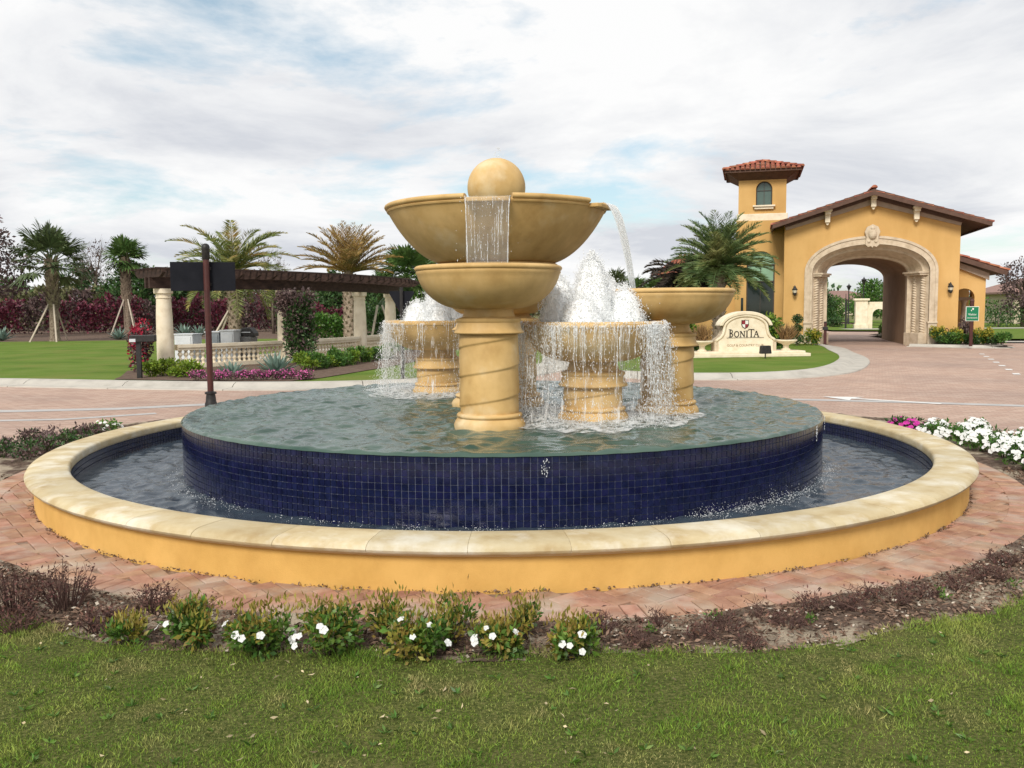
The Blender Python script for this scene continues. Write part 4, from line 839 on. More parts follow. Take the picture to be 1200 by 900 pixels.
# eaves
SL = 0.315            # roof pitch
def roof_z(x): return 6.0 - abs(x - XC) * SL
OX, OY = 0.94, 0.62
for s in (-1, 1):
    xe = XC + s * (1.78 - XC + (OX if s > 0 else 0.50)); a = [(XC, roof_z(XC)), (xe, roof_z(xe)), (xe, roof_z(xe) + 0.07), (XC, roof_z(XC) + 0.07)]
    if s < 0: a = a[::-1]
    MB().prism(a, -OY, 8.8).build('roof_deck', 'eave_wood', H)
    a = [(XC, 6.0 + 0.17), (XC, 6.0 - 0.06), (xe, roof_z(xe) - 0.06), (xe + s * 0.04, roof_z(xe) + 0.14)]
    if s > 0: a = a[::-1]
    MB().prism(a, -OY - 0.05, -OY + 0.01).build('rake_board', 'eave_wood', H)
    MB().prism([(xe - 0.03, roof_z(xe) - 0.06), (xe + 0.03, roof_z(xe) - 0.06), (xe + 0.03, roof_z(xe) + 0.12), (xe - 0.03, roof_z(xe) + 0.12)], -OY + 0.012, 8.8).build('fascia', 'eave_wood', H)
    xw = XC + s * (1.78 - XC); lo = 0.37       # sloping moulding under the roof on the wall face
    a = [(XC, roof_z(XC) - 0.015), (XC, roof_z(XC) - lo), (xw - 0.02 * s, roof_z(xw) - lo * 0.72), (xw + 0.06 * s, roof_z(xw) - 0.015)]
    if s > 0: a = a[::-1]
    MB().prism(a, -0.09, 0.0).build('rake_moulding', 'eave_trim', H)
    a = [(XC, roof_z(XC) - 0.012), (XC, roof_z(XC) - 0.16), (xw, roof_z(xw) - 0.15), (xw + 0.09 * s, roof_z(xw) - 0.012)]
    if s > 0: a = a[::-1]
    MB().prism(a, -0.24, -0.092).build('rake_moulding', 'eave_wood', H)
for (x, z) in ((-3.16, 5.18), (-1.45, 5.74), (0.14, 5.20)):
    cb = MB(); cb.prism([(-0.155, 0.28), (0.155, 0.28), (0.155, 0.20), (-0.155, 0.20)][::-1], -0.42, 0.0); cb.prism([(-0.11, 0.20), (0.11, 0.20), (0.11, 0.08), (-0.11, 0.08)][::-1], -0.34, 0.0)
    cb.prism([(-0.10, 0.08), (0.10, 0.08), (0.095, -0.22), (-0.095, -0.22)][::-1], -0.20, 0.0); cb.prism([(-0.08, -0.22), (0.08, -0.22), (0.03, -0.32), (-0.03, -0.32)][::-1], -0.13, 0.0)
    cb.build('corbel', 'cream_stone', H, loc=(x, -0.095, z), bevel=0.012)
def tile_row(mb, p0, p1, up, r=0.085, seg=5, step=0.36):
    """one course of overlapping barrel tiles from ridge p0 to eave p1"""
    p0, p1, up = Vector(p0), Vector(p1), Vector(up).normalized(); d = p1 - p0; n_ = max(1, int(d.length / step)); d.normalize(); sd = d.cross(up).normalized(); step = (p1 - p0).length / n_
    for k in range(n_):
        a, b_ = p0 + d * (k * step - 0.03), p0 + d * ((k + 1) * step + 0.02); vs = []
        for p, rr, li in ((a, r * 0.82, 0.0), (b_, r, 0.022)):
            for i in range(seg): w_ = pi * i / (seg - 1); vs.append(p + sd * cos(w_) * rr + up * (sin(w_) * rr * 0.85 + li))
        fs = [(i, i + 1, seg + i + 1, seg + i) for i in range(seg - 1)]; fs.append(tuple(range(seg, 2 * seg))); mb.add(vs, fs)
rt = MB()
for s in (-1, 1):
    xe = XC + s * (1.78 - XC + (OX if s > 0 else 0.50)) + s * 0.05; up = Vector((s * SL, 0, 1)).normalized()
    for k in range(47):
        y = -OY + 0.02 + k * 0.2; tile_row(rt, (XC, y, roof_z(XC) + 0.09), (xe, y, roof_z(xe) + 0.09), up)
tag(rt.build('roof_tile', 'roof_tile', H, smooth=40), kind='stuff')
rd = MB(); tile_row(rd, (XC, 8.8, 6.20), (XC, -OY - 0.08, 6.20), (0, 0, 1), 0.12, 6, 0.4); rd.build('ridge_tile', 'roof_tile', H, smooth=40)
# plinth and base
for (x0, x1) in ((-4.82, XC - 2.50), (XC + 2.50, 1.81)):
    MB().box(((x0 + x1) / 2, 0.2, 0.235), (x1 - x0, 0.48, 0.47)).build('plinth', 'cast_stone', H, bevel=0.012)
# tower
TX0, TX1, TY0, TZ = -6.66, -4.70, 1.5, 7.02
def rect_hole_wall(x0, x1, z0, z1, hx0, hx1, hz0, hz1, y0, y1, arch=False):
    mb = MB(); mb.prism([(x0, z0), (hx0, z0), (hx0, z1), (x0, z1)], y0, y1); mb.prism([(hx1, z0), (x1, z0), (x1, z1), (hx1, z1)], y0, y1)
    if hz0 > z0 + 0.01: mb.prism([(hx0, z0), (hx1, z0), (hx1, hz0), (hx0, hz0)], y0, y1)
    if arch:
        xc, hw = (hx0 + hx1) / 2, (hx1 - hx0) / 2; zs = hz1 - hw; mb.prism([(hx0, zs)] + [(xc - hw * cos(pi * i / 14), zs + hw * sin(pi * i / 14)) for i in range(1, 14)] + [(hx1, zs), (hx1, z1), (hx0, z1)], y0, y1)
    else: mb.prism([(hx0, hz1), (hx1, hz1), (hx1, z1), (hx0, z1)], y0, y1)
    return mb
tw = rect_hole_wall(TX0, TX1, 5.55, TZ, -5.94, -5.27, 5.93, 6.93, TY0, TY0 + 0.3, True)
tw.box(((TX0 + TX1) / 2, TY0 + 1.15, (5.55 + TZ) / 2), (TX1 - TX0, 1.7, TZ - 5.55)); tw.build('tower_wall', 'stucco_gate', H)
tf_ = MB(); tf_.prism([(-5.95, 5.92), (-5.26, 5.92), (-5.26, 6.6)] + [(-5.605 + 0.345 * cos(pi * i / 14), 6.6 + 0.345 * sin(pi * i / 14)) for i in range(1, 14)] + [(-5.95, 6.6)], TY0 + 0.16, TY0 + 0.19)
tg_ = tf_.build('tower_window', 'tower_glass', H)
fr = MB(); fr.tube([(-5.925, TY0 + 0.1, 5.93), (-5.925, TY0 + 0.1, 6.6)] + [(-5.605 - 0.32 * cos(pi * i / 12), TY0 + 0.1, 6.6 + 0.32 * sin(pi * i / 12)) for i in range(1, 12)] + [(-5.285, TY0 + 0.1, 6.6), (-5.285, TY0 + 0.1, 5.93)], 0.03, 6); fr.box((-5.605, TY0 + 0.14, 6.40), (0.02, 0.03, 0.98)); fr.box((-5.605, TY0 + 0.141, 6.55), (0.64, 0.03, 0.02)); fr.build('window_frame', 'frame_bronze', tg_)
sl_ = MB(); sl_.box((-5.605, TY0 - 0.07, 5.885), (0.92, 0.2, 0.07)); sl_.box((-5.605, TY0 - 0.04, 5.80), (0.78, 0.14, 0.09)); sl_.build('window_sill', 'cream_stone', H, bevel=0.01)
MB().box(((TX0 + TX1) / 2, TY0 + 0.96, 5.42), (TX1 - TX0 + 0.14, 2.04, 0.30)).build('tower_band', 'cream_stone', H, bevel=0.02)
# hip roof of the tower
TCX, TCY, E = (TX0 + TX1) / 2, TY0 + 0.98, 0.56
e0, e1, f0, f1, ze, zp = TX0 - E, TX1 + E, TY0 - E, TY0 + 1.96 + E, 7.34, 7.86
MB().add([(e0, f0, ze), (e1, f0, ze), (e1, f1, ze), (e0, f1, ze), (TCX, TCY, zp), (TX0, TY0, 6.99), (TX1, TY0, 6.99), (TX1, TY0 + 1.96, 6.99), (TX0, TY0 + 1.96, 6.99)],
         [(0, 1, 4), (1, 2, 4), (2, 3, 4), (3, 0, 4), (0, 5, 6, 1), (1, 6, 7, 2), (2, 7, 8, 3), (3, 8, 5, 0), (5, 6, 7, 8)]).build('tower_eave', 'eave_wood', H)
fs_ = MB()
for (xa, ya, xb, yb) in ((e0, f0, e1, f0), (e1, f0, e1, f1), (e1, f1, e0, f1), (e0, f1, e0, f0)):
    L_ = math.hypot(xb - xa, yb - ya); fs_.box(((xa + xb) / 2, (ya + yb) / 2, ze - 0.01), (L_ - 0.031, 0.03, 0.14), rz=atan2(yb - ya, xb - xa))
fs_.build('tower_fascia', 'eave_wood', H)
tt = MB(); hwid = (e1 - e0) / 2; slope = (zp - ze) / hwid; nrow = 15
for (ax_, ay_, ux, uy) in ((0, -1, 1, 0), (1, 0, 0, 1), (0, 1, -1, 0), (-1, 0, 0, -1)):
    up = Vector((ax_ * slope, ay_ * slope, 1)).normalized()
    for k in range(nrow):
        u = (k + 0.5) / nrow * 2 - 1; din = abs(u); pt = Vector((TCX, TCY, zp + 0.03)) + Vector((ux, uy, 0)) * u * hwid
        tile_row(tt, pt + Vector((ax_ * din * hwid, ay_ * din * hwid, -din * hwid * slope)), pt + Vector((ax_ * (hwid + 0.07), ay_ * (hwid + 0.07), -(hwid + 0.07) * slope)), up, 0.09, 6, 0.30)
for (sx, sy) in ((-1, -1), (1, -1), (1, 1), (-1, 1)):
    tile_row(tt, (TCX, TCY, zp + 0.07), (TCX + sx * (hwid + 0.05), TCY + sy * (hwid + 0.05), ze + 0.06), (0, 0, 1), 0.10, 6, 0.35)
tag(tt.build('tower_roof_tile', 'roof_tile', H, smooth=40), kind='stuff')
# tower foot with the tall window, wall stub and low wing
ft = rect_hole_wall(-6.74, -4.62, 0.0, 5.27, -6.28, -5.12, 0.22, 3.98, TY0 - 0.12, TY0 + 0.3, True); ft.box((-5.68, TY0 + 1.2, 2.63), (2.12, 1.7, 5.26)); ft.build('tower_foot', 'stucco_gate', H)
tp = MB(); tp.prism([(-6.30, 2.70), (-5.10, 2.70), (-5.10, 3.45)] + [(-5.70 + 0.6 * cos(pi * i / 14), 3.40 + 0.6 * sin(pi * i / 14)) for i in range(15)] + [(-6.30, 3.45)], TY0 + 0.06, TY0 + 0.08); tp = tp.build('transom_pane', 'green_glass', H, label='pale green upper pane')
lp = MB(); lp.prism([(-6.30, 0.2), (-5.10, 0.2), (-5.10, 2.70), (-6.30, 2.70)], TY0 + 0.06, TY0 + 0.08); lp = lp.build('window_pane', 'dark_glass', H)
fm = MB()
for z in (0.25, 2.70, 3.40): fm.box((-5.70, TY0 + 0.03, z), (1.16, 0.06, 0.05))
for x in (-6.255, -5.70, -5.145): fm.box((x, TY0 + 0.035, 1.8), (0.05 if x != -5.70 else 0.02, 0.05, 3.2))
fm.build('window_frame', 'frame_bronze', lp)
sw = MB(); sw.box((-6.45, TY0 - 0.14, 1.25), (0.10, 0.03, 1.5)); sw.build('slit_window', 'dark_glass', H)
MB().box((-8.3, 4.4, 1.5), (3.1, 4.2, 3.0)).build('wing_wall', 'stucco_gate', H)
MB().add([(-10.25, 1.9, 3.02), (-6.7, 1.9, 3.02), (-6.7, 7, 3.02), (-10.25, 7, 3.02), (-9.3, 4.3, 4.0), (-6.7, 4.3, 4.0)], [(0, 1, 5, 4), (1, 2, 5), (2, 3, 4, 5), (3, 0, 4), (0, 3, 2, 1)]).build('wing_roof', 'eave_wood', H)
wt = MB()
for k in range(17):
    x = -10.1 + 0.2 * k; u = min(1, (x + 10.25) / 0.95); up = Vector((0, -0.41, 1)); tile_row(wt, (x, 1.9 + 2.4 * u, 3.06 + 0.98 * u), (x, 1.84, 3.05), up, 0.09, 5, 0.36)
for k in range(24):
    y = 2.0 + 0.2 * k; u = 1 - abs(y - 4.45) / 2.55; tile_row(wt, (-10.25 + 0.95 * u, y, 3.06 + 0.98 * u), (-10.31, y, 3.05), Vector((-1, 0, 1)), 0.09, 5, 0.36)
tag(wt.build('wing_roof_tile', 'roof_tile', H, smooth=40), kind='stuff')
# small side loggia
arched_wall(1.62, 2.86, [(2.86, 2.78), (1.62, 3.40)], 0.375, 1.90, 0.38, 0.55, 0.85, xc=2.10).build('loggia_wall', 'stucco_gate', H)
MB().box((2.78, 2.2, 1.35), (0.16, 0.4, 2.7)).build('loggia_pier', 'stucco_gate', H)
arched_wall(1.62, 2.86, [(2.86, 2.78), (1.62, 3.40)], 0.375, 1.90, 0.38, 3.3, 3.6, xc=2.10).build('loggia_wall', 'stucco_gate', H)
for x, y in ((1.92, 1.6), (2.42, 2.1)):
    cl = MB(); cl.lathe([(0.14, 0), (0.14, 0.14), (0.105, 0.18), (0.10, 1.0), (0.085, 1.7), (0.13, 1.76), (0.13, 1.84)], 20, c=(x, y, 0)); cl.build('loggia_column', 'cast_stone', H, smooth=40)
MB().box((2.15, 2.0, 1.88), (0.9, 1.4, 0.12)).build('loggia_lintel', 'eave_trim', H)
MB().prism([(1.75, 3.46), (3.52, 2.84), (3.52, 2.92), (1.75, 3.56)], 0.1, 4.0).build('loggia_roof', 'eave_wood', H)
MB().prism([(1.75, 3.55), (1.75, 3.36), (3.46, 2.76), (3.54, 2.92)], 0.06, 0.098).build('loggia_rake', 'eave_wood', H)
MB().prism([(1.75, 3.34), (1.75, 3.12), (2.95, 2.60), (2.95, 2.86)], 0.42, 0.548).build('loggia_moulding', 'eave_trim', H)
lt = MB()
for k in range(20): tile_row(lt, (1.75, 0.14 + 0.2 * k, 3.58), (3.56, 0.14 + 0.2 * k, 2.94), Vector((0.35, 0, 1)), 0.085, 5, 0.36)
tag(lt.build('loggia_roof_tile', 'roof_tile', H, smooth=40), kind='stuff')

def lantern(x, z, label):
    p = gl(x, -0.002, z); t_ = thing('wall_lantern', label, 'lantern', p, GR)
    MB().box((0, -0.02, 0), (0.10, 0.04, 0.34)).build('backplate', 'black_metal', t_, bevel=0.008)
    MB().tube([(0, -0.04, 0.10), (0, -0.12, 0.20), (0, -0.2, 0.16)], 0.014, 6).build('bracket', 'black_metal', t_)
    c_ = MB(); c_.lathe([(0.03, -0.22), (0.07, -0.17), (0.10, 0.02), (0.12, 0.03), (0.03, 0.14), (0.012, 0.2)], 6, c=(0, -0.2, 0)); c_.build('cage', 'black_metal', t_)
    MB().lathe([(0.062, -0.16), (0.104, 0.0)], 6, c=(0, -0.203, 0)).build('glass', 'lamp_glass', t_)
lantern(1.45, 2.31, 'small black wall lantern between the big arch and the side loggia')
lantern(-4.36, 2.27, 'small black wall lantern between the big arch and the tall window')

# ------------------------------------------------------------------ monument sign
MS = thing('monument_sign', 'arched cream stone entrance sign with red and white shield and dark lettering', 'sign', (7.12, 27.3, 0.10), radians(9))
MS.scale = (1.07, 1.07, 1.0)
for (w_, d_, z0, z1) in ((3.55, 1.15, 0.0, 0.10), (3.30, 1.0, 0.10, 0.17)): MB().box((0, 0, (z0 + z1) / 2), (w_, d_, z1 - z0)).build('step', 'cream_stone', MS, bevel=0.015)
def contour(sx, dz, base=0.17):
    half = [(0.93, base), (0.93, 0.50), (0.87, 0.55), (0.78, 0.60), (0.71, 0.70), (0.68, 0.80), (0.66, 0.90)]
    arc = [(0.66 * cos(a) / cos(0) * 1.0, 0.90 + 0.36 * sin(a)) for a in np.linspace(0, pi, 21)][1:-1]
    pts = [(x * sx, z) for x, z in half] + [(x * sx, z + 0 * dz) for x, z in arc] + [(-x * sx, z) for x, z in reversed(half)]
    return pts
MB().prism(contour(1.0, 0), -0.14, 0.14).build('sign_wall', 'cast_stone', MS)
ins = [(x * 0.88, 0.17 + (z - 0.17) * 0.93) for x, z in contour(1.0, 0)]; MB().prism(ins, -0.155, -0.12).build('sign_panel', 'cream_stone', MS)
# moulded edge following the shoulder curve and the arched cap
edge_pts = contour(0.965, 0)[1:-1]; e_ = MB(); e_.tube([(x, -0.14, z - 0.02) for x, z in edge_pts], 0.042, 8); e_.build('edge_moulding', 'cream_stone', MS, smooth=True)
cp = MB(); 
for (r_, dz, hw, yy) in ((0.062, 0.055, 0.80, 0.19),):
    aa = np.linspace(0.12, pi - 0.12, 25); inn_ = [(0.70 * cos(a), 0.90 + 0.37 * sin(a)) for a in aa]; out_ = [(0.80 * cos(a), 0.88 + 0.50 * sin(a)) for a in aa]; cp.prism(inn_ + out_[::-1], -0.20, 0.20)
cp.build('arched_cap', 'cream_stone', MS, bevel=0.02)
for s in (-1, 1):
    u_ = MB(); u_.lathe([(0.001, 0.17), (0.13, 0.17), (0.13, 0.20), (0.08, 0.24), (0.08, 0.32), (0.12, 0.36), (0.22, 0.40), (0.28, 0.44), (0.31, 0.46), (0.31, 0.50), (0.25, 0.50), (0.001, 0.48)], 32, c=(s * 1.27, -0.05, 0)); u_.build('planter_urn', 'cream_stone', MS, smooth=40)
# lettering built from stems, bars and serifs
def stroke(mb, p, q, w_, y0=-0.166, y1=-0.15):
    p, q = Vector((p[0], p[1])), Vector((q[0], q[1])); d = (q - p).normalized(); n_ = Vector((-d.y, d.x)) * w_ / 2
    mb.prism([tuple(p - n_), tuple(q - n_), tuple(q + n_), tuple(p + n_)], y0, y1)
def arcs(mb, cx, cz, rx, rz, a0, a1, w_, n_=12):
    pts = [(cx + rx * cos(a0 + (a1 - a0) * i / n_), cz + rz * sin(a0 + (a1 - a0) * i / n_)) for i in range(n_ + 1)]
    for a, b_ in zip(pts[:-1], pts[1:]): stroke(mb, a, b_, w_)
def letter(ch, x, z, h):
    mb = MB(); w_ = 0.030; th = 0.014
    def serif(xx, zz): stroke(mb, (xx - 0.028, zz), (xx + 0.028, zz), th)
    if ch == 'B':
        stroke(mb, (x, z), (x, z + h), w_); arcs(mb, x, z + 0.74 * h, 0.068, 0.25 * h, -pi / 2, pi / 2, 0.020); arcs(mb, x, z + 0.25 * h, 0.080, 0.25 * h, -pi / 2, pi / 2, 0.022); serif(x - 0.012, z); serif(x - 0.012, z + h)
    if ch == 'O': arcs(mb, x + 0.06, z + h / 2, 0.064, h / 2, 0, 2 * pi, 0.023, 22)
    if ch == 'N': stroke(mb, (x, z), (x, z + h), 0.017); stroke(mb, (x, z + h), (x + 0.115, z), w_); stroke(mb, (x + 0.115, z), (x + 0.115, z + h), 0.017); serif(x, z); serif(x, z + h); serif(x + 0.115, z + h)
    if ch == 'I': stroke(mb, (x, z), (x, z + h), w_); serif(x, z); serif(x, z + h)
    if ch == 'T': stroke(mb, (x, z), (x, z + h), w_); stroke(mb, (x - 0.085, z + h), (x + 0.085, z + h), 0.02); serif(x, z); stroke(mb, (x - 0.08, z + h), (x - 0.085, z + h - 0.035), th); stroke(mb, (x + 0.08, z + h), (x + 0.085, z + h - 0.035), th)
    if ch == 'A': stroke(mb, (x - 0.06, z), (x, z + h), 0.017); stroke(mb, (x, z + h), (x + 0.065, z), w_); stroke(mb, (x - 0.035, z + 0.36 * h), (x + 0.038, z + 0.36 * h), 0.014); serif(x - 0.06, z); serif(x + 0.065, z)
    mb.build('letter', 'letter_dark', MS)
letter('B', -0.48, 0.60, 0.225); letter('O', -0.345, 0.60, 0.17); letter('N', -0.165, 0.60, 0.17); letter('I', 0.025, 0.60, 0.185); letter('T', 0.155, 0.60, 0.225); letter('A', 0.305, 0.60, 0.18)
rl = MB(); rl.box((-0.02, -0.158, 0.572), (1.12, 0.012, 0.010)); rl.build('rule_line', 'letter_dark', MS)
tcu = bpy.data.curves.new('sign_text', 'FONT'); tcu.body = 'GOLF & COUNTRY CLUB'; tcu.size = 0.098; tcu.extrude = 0.003; tcu.align_x = 'CENTER'
to = bpy.data.objects.new('tmp', tcu); COL.objects.link(to); bpy.context.view_layer.update()
me = bpy.data.meshes.new_from_object(to); bpy.data.objects.remove(to); me.materials.clear(); me.materials.append(MATS['letter_faint'])
lo_ = link('lettering', me, MS); lo_['kind'] = 'stuff'; lo_.rotation_euler = (pi / 2, 0, 0); lo_.location = (-0.02, -0.158, 0.31)
sh = [(-0.095, 1.10), (-0.10, 0.965), (-0.075, 0.905), (0, 0.855), (0.075, 0.905), (0.10, 0.965), (0.095, 1.10), (0.05, 1.092), (0, 1.108), (-0.05, 1.092)]
sx_ = -0.035
MB().prism([(x * 1.12 + sx_, 0.98 + (z - 0.98) * 1.10) for x, z in sh], -0.166, -0.15).build('shield_border', 'letter_dark', MS)
def quarter(xs, zs_, m_):
    pts = [(sx_ + xs * 0.003, 0.985 + zs_ * 0.003)] + ([(sx_ + xs * 0.09, 0.985 + zs_ * 0.003), (sx_ + xs * 0.09, 1.095), (sx_ + xs * 0.05, 1.088), (sx_ + xs * 0.003, 1.10)] if zs_ > 0 else [(sx_ + xs * 0.093, 0.982), (sx_ + xs * 0.07, 0.912), (sx_ + xs * 0.003, 0.866)])
    MB().prism(pts, -0.172, -0.1665).build('shield_quarter', m_, MS)
quarter(-1, 1, 'shield_red'); quarter(1, 1, 'shield_white'); quarter(-1, -1, 'shield_white'); quarter(1, -1, 'shield_red')
sp_ = thing('ground_spotlight', 'small black ground floodlight facing the stone entrance sign', 'floodlight', (7.42, 26.0, 0.10), radians(10))
MB().tube([(0, 0, 0), (0, 0, 0.16)], 0.018, 8).build('stem', 'black_metal', sp_)
hd = MB(); hd.box((0, 0, 0.26), (0.34, 0.16, 0.24), top=0.85); hd.build('lamp_head', 'black_metal', sp_, bevel=0.02)
MB().box((0, 0.095, 0.26), (0.28, 0.02, 0.18)).build('lens', 'lamp_glass', sp_)

# ------------------------------------------------------------------ signs and posts
ps = thing('sign_post', 'tall dark brown post with a blank black board behind the fountain', 'sign', (-5.02, 14.75, 0))
MB().lathe([(0.05, 0), (0.05, 2.5), (0.046, 2.6)], 16).build('post', 'pole_brown', ps, smooth=40)
fl = MB(); fl.lathe([(0.05, 2.44), (0.062, 2.46), (0.062, 2.60), (0.066, 2.61), (0.066, 2.655), (0.05, 2.69), (0.02, 2.705), (0.001, 2.707)], 16); fl.build('post_cap', 'black_metal', ps, smooth=40)
bc = MB(); bc.lathe([(0.10, 0), (0.10, 0.06), (0.085, 0.10), (0.08, 0.16), (0.072, 0.22), (0.095, 0.225), (0.095, 0.255), (0.05, 0.27)], 16); bc.build('post_base', 'black_metal', ps, smooth=40)
bd_ = MB(); bd_.box((-0.06, 0.075, 2.17), (1.02, 0.03, 0.475)); bd_.build('sign_board', 'sign_black', ps, rz=radians(14), bevel=0.006)
MB().box((0, 0.05, 2.30), (0.12, 0.05, 0.05)).build('clamp', 'black_metal', ps); MB().box((0, 0.05, 2.04), (0.12, 0.05, 0.05)).build('clamp', 'black_metal', ps)
ys = thing('give_way_sign', 'dark back of a downward triangular road sign by the pergola end', 'sign', (-2.37, 19.25, 0.10))
MB().lathe([(0.04, 0), (0.04, 1.98)], 12).build('post', 'black_metal', ys, smooth=40)
tr = MB(); tr.prism([(0, 1.42), (0.035, 1.43), (0.275, 1.86), (0.255, 1.90), (-0.255, 1.90), (-0.275, 1.86), (-0.035, 1.43)], 0.045, 0.06); tr.build('triangle_plate', 'sign_black', ys)
gs = thing('entrance_sign', 'green sign with white border and lettering on a brown post in the bed', 'sign', (17.0, 32.9, 0.10), radians(-8))
MB().box((0, 0.05, 0.83), (0.11, 0.07, 1.66)).build('post', 'pole_brown', gs, bevel=0.006); MB().box((0, 0.05, 1.70), (0.15, 0.10, 0.08), top=0.5).build('post_cap', 'pole_brown', gs)
MB().box((0, 0, 1.20), (0.46, 0.02, 0.54)).build('sign_border', 'shield_white', gs, bevel=0.003); MB().box((0, -0.012, 1.20), (0.42, 0.012, 0.50)).build('sign_face', 'sign_green', gs)
lm = MB(); lm.prism([(-0.02, 1.36), (0.04, 1.34), (0.045, 1.40), (0.0, 1.42)], -0.024, -0.019); lm.prism([(-0.055, 1.30), (-0.02, 1.30), (-0.03, 1.35), (-0.05, 1.34)], -0.024, -0.019); lm.build('emblem', 'shield_white', gs)
for body, z, sz in (('Visitor', 1.175, 0.11), ('ENTRANCE', 1.045, 0.068)):
    tcu = bpy.data.curves.new('sign_text', 'FONT'); tcu.body = body; tcu.size = sz; tcu.extrude = 0.002; tcu.align_x = 'CENTER'; to = bpy.data.objects.new('tmp', tcu); COL.objects.link(to); bpy.context.view_layer.update()
    me = bpy.data.meshes.new_from_object(to); bpy.data.objects.remove(to); me.materials.clear(); me.materials.append(MATS['shield_white']); q = link('lettering', me, gs); q['kind'] = 'stuff'; q.rotation_euler = (pi / 2, 0, 0); q.location = (0, -0.021, z - sz * 0.3)
bo = thing('gate_bollard', 'thin dark red brown barrier post beside the stone arch', 'post', (12.75, 36.2, 0.0), GR)
MB().box((0, 0, 0.48), (0.11, 0.11, 0.96)).build('post', 'pole_brown', bo, bevel=0.01); MB().box((0, -0.02, 0.72), (0.20, 0.16, 0.13)).build('reader_box', 'black_metal', bo, bevel=0.01); MB().box((0, 0, 0.98), (0.14, 0.14, 0.04), top=0.5).build('post_cap', 'black_metal', bo); MB().box((0, 0, 0.03), (0.2, 0.2, 0.06)).build('foot', 'black_metal', bo)
br = thing('bicycle_rack', 'thin dark wire rack leaning at the stone plinth beside the arch', 'rack', gl(1.25, -0.22, 0.0), GR)
MB().tube([(-0.12, 0, 0), (-0.05, 0, 0.45), (0.08, 0, 0.72)] + [(0.08 + 0.09 * sin(a), 0, 0.63 + 0.09 * cos(a)) for a in np.linspace(0, 5.4, 14)], 0.014, 6).build('hoop', 'black_metal', br)
MB().tube([(-0.05, 0, 0.45), (0.17, 0.0, 0.0)], 0.014, 6).build('stay', 'black_metal', br)

# ------------------------------------------------------------------ pergola and balustrade (both on one arc)
PC, PR = (-19.0, 33.5), 14.55
def pp(deg, r, z=0.0): a = radians(deg); return (PC[0] + r * cos(a), PC[1] + r * sin(a), z)
PG = thing('pergola', 'long curved dark timber pergola on round cream columns', 'pergola', pp(-31, PR, 0.10))
PGI = Matrix.Translation(-Vector(pp(-31, PR, 0.10)))
def pl(mb): mb.v = [tuple(PGI @ Vector(p)) for p in mb.v]; return mb
for deg in (-46.3, -31.5, -16.0, -2.5):
    c_ = MB(); x, y, _ = pp(deg, PR); k = 1.0
    c_.lathe([(0.25, 0.08), (0.25, 0.20), (0.215, 0.24), (0.212, 0.9), (0.20, 1.5), (0.18, 1.92), (0.20, 1.935), (0.20, 1.96), (0.185, 1.97), (0.19, 2.04), (0.235, 2.06), (0.24, 2.18), (0.001, 2.182)], 32, c=(x, y, 0)); pl(c_).build('column', 'cream_stone', PG, smooth=40)
for dr in (-0.14, 0.14):
    bm_ = MB(); bm_.lathe([(PR + dr - 0.05, 2.19), (PR + dr + 0.05, 2.19), (PR + dr + 0.05, 2.47), (PR + dr - 0.05, 2.47)], 60, radians(-47.9), radians(2), c=(PC[0], PC[1], 0), closed=True, caps=True); pl(bm_).build('beam', 'wood_dark', PG, smooth=40)
k = 0
while -47.6 + k * 2.0 < 3:
    deg = -47.6 + k * 2.0; a = radians(deg); M3 = Matrix.Rotation(a, 3, 'Z'); rf = MB(); L0, L1 = -0.92, 0.95
    outl = [(L0, 2.56), (L0 + 0.22, 2.452), (L1 - 0.22, 2.452), (L1, 2.56), (L1, 2.645), (L0, 2.645)]
    rf.prism(outl, -0.04, 0.04); x, y, _ = pp(deg, PR); rf.v = [tuple(M3 @ Vector(p) + Vector((x, y, 0))) for p in rf.v]; pl(rf).build('rafter', 'wood_dark', PG); k += 1
for i, r in enumerate(np.linspace(-0.84, 0.86, 7)):
    lt_ = MB(); lt_.lathe([(PR + r - 0.022, 2.647), (PR + r + 0.022, 2.647), (PR + r + 0.022, 2.69), (PR + r - 0.022, 2.69)], 60, radians(-48.3), radians(3.5), c=(PC[0], PC[1], 0), closed=True, caps=True); pl(lt_).build('purlin', 'wood_dark', PG, smooth=40)
BA = thing('balustrade', 'low curved cream stone balustrade with round balusters under the pergola', 'balustrade', pp(-31, PR, 0.10))
for (d0, d1) in ((-45.2, -32.4), (-30.6, -16.9), (-15.1, -3.4)):
    for (z0, z1, hw, nm) in ((0.62, 0.70, 0.13, 'top_rail'), (0.55, 0.62, 0.10, 'rail_bead'), (0.06, 0.19, 0.13, 'bottom_rail')):
        b_ = MB(); b_.lathe([(PR - hw, z0), (PR + hw, z0), (PR + hw, z1), (PR - hw, z1)], 26, radians(d0), radians(d1), c=(PC[0], PC[1], 0.03), closed=True, caps=True); pl(b_).build(nm, 'cream_stone', BA, smooth=40)
bal = MB().lathe([(0.052, 0.0), (0.052, 0.03), (0.03, 0.045), (0.045, 0.075), (0.068, 0.105), (0.045, 0.14), (0.028, 0.17), (0.03, 0.19), (0.05, 0.215), (0.070, 0.25), (0.054, 0.29), (0.028, 0.315), (0.052, 0.33), (0.052, 0.36)], 12).mesh('baluster', 'cream_stone', True)
sp_deg = math.degrees(0.158 / PR)
for (d0, d1) in ((-45.2, -32.4), (-30.6, -16.9), (-15.1, -3.4)):
    d = d0 + 0.4
    while d < d1 - 0.3:
        o = link('baluster', bal, BA); x, y, z = pp(d, PR, 0.22); o.location = PGI @ Vector((x, y, z)); d += sp_deg
patio = tag(MB().lathe([(11.0, 0.12), (14.5, 0.12)], 40, radians(-44.0), radians(5), c=(PC[0], PC[1], 0)).build('patio', 'concrete', smooth=True), kind='structure')

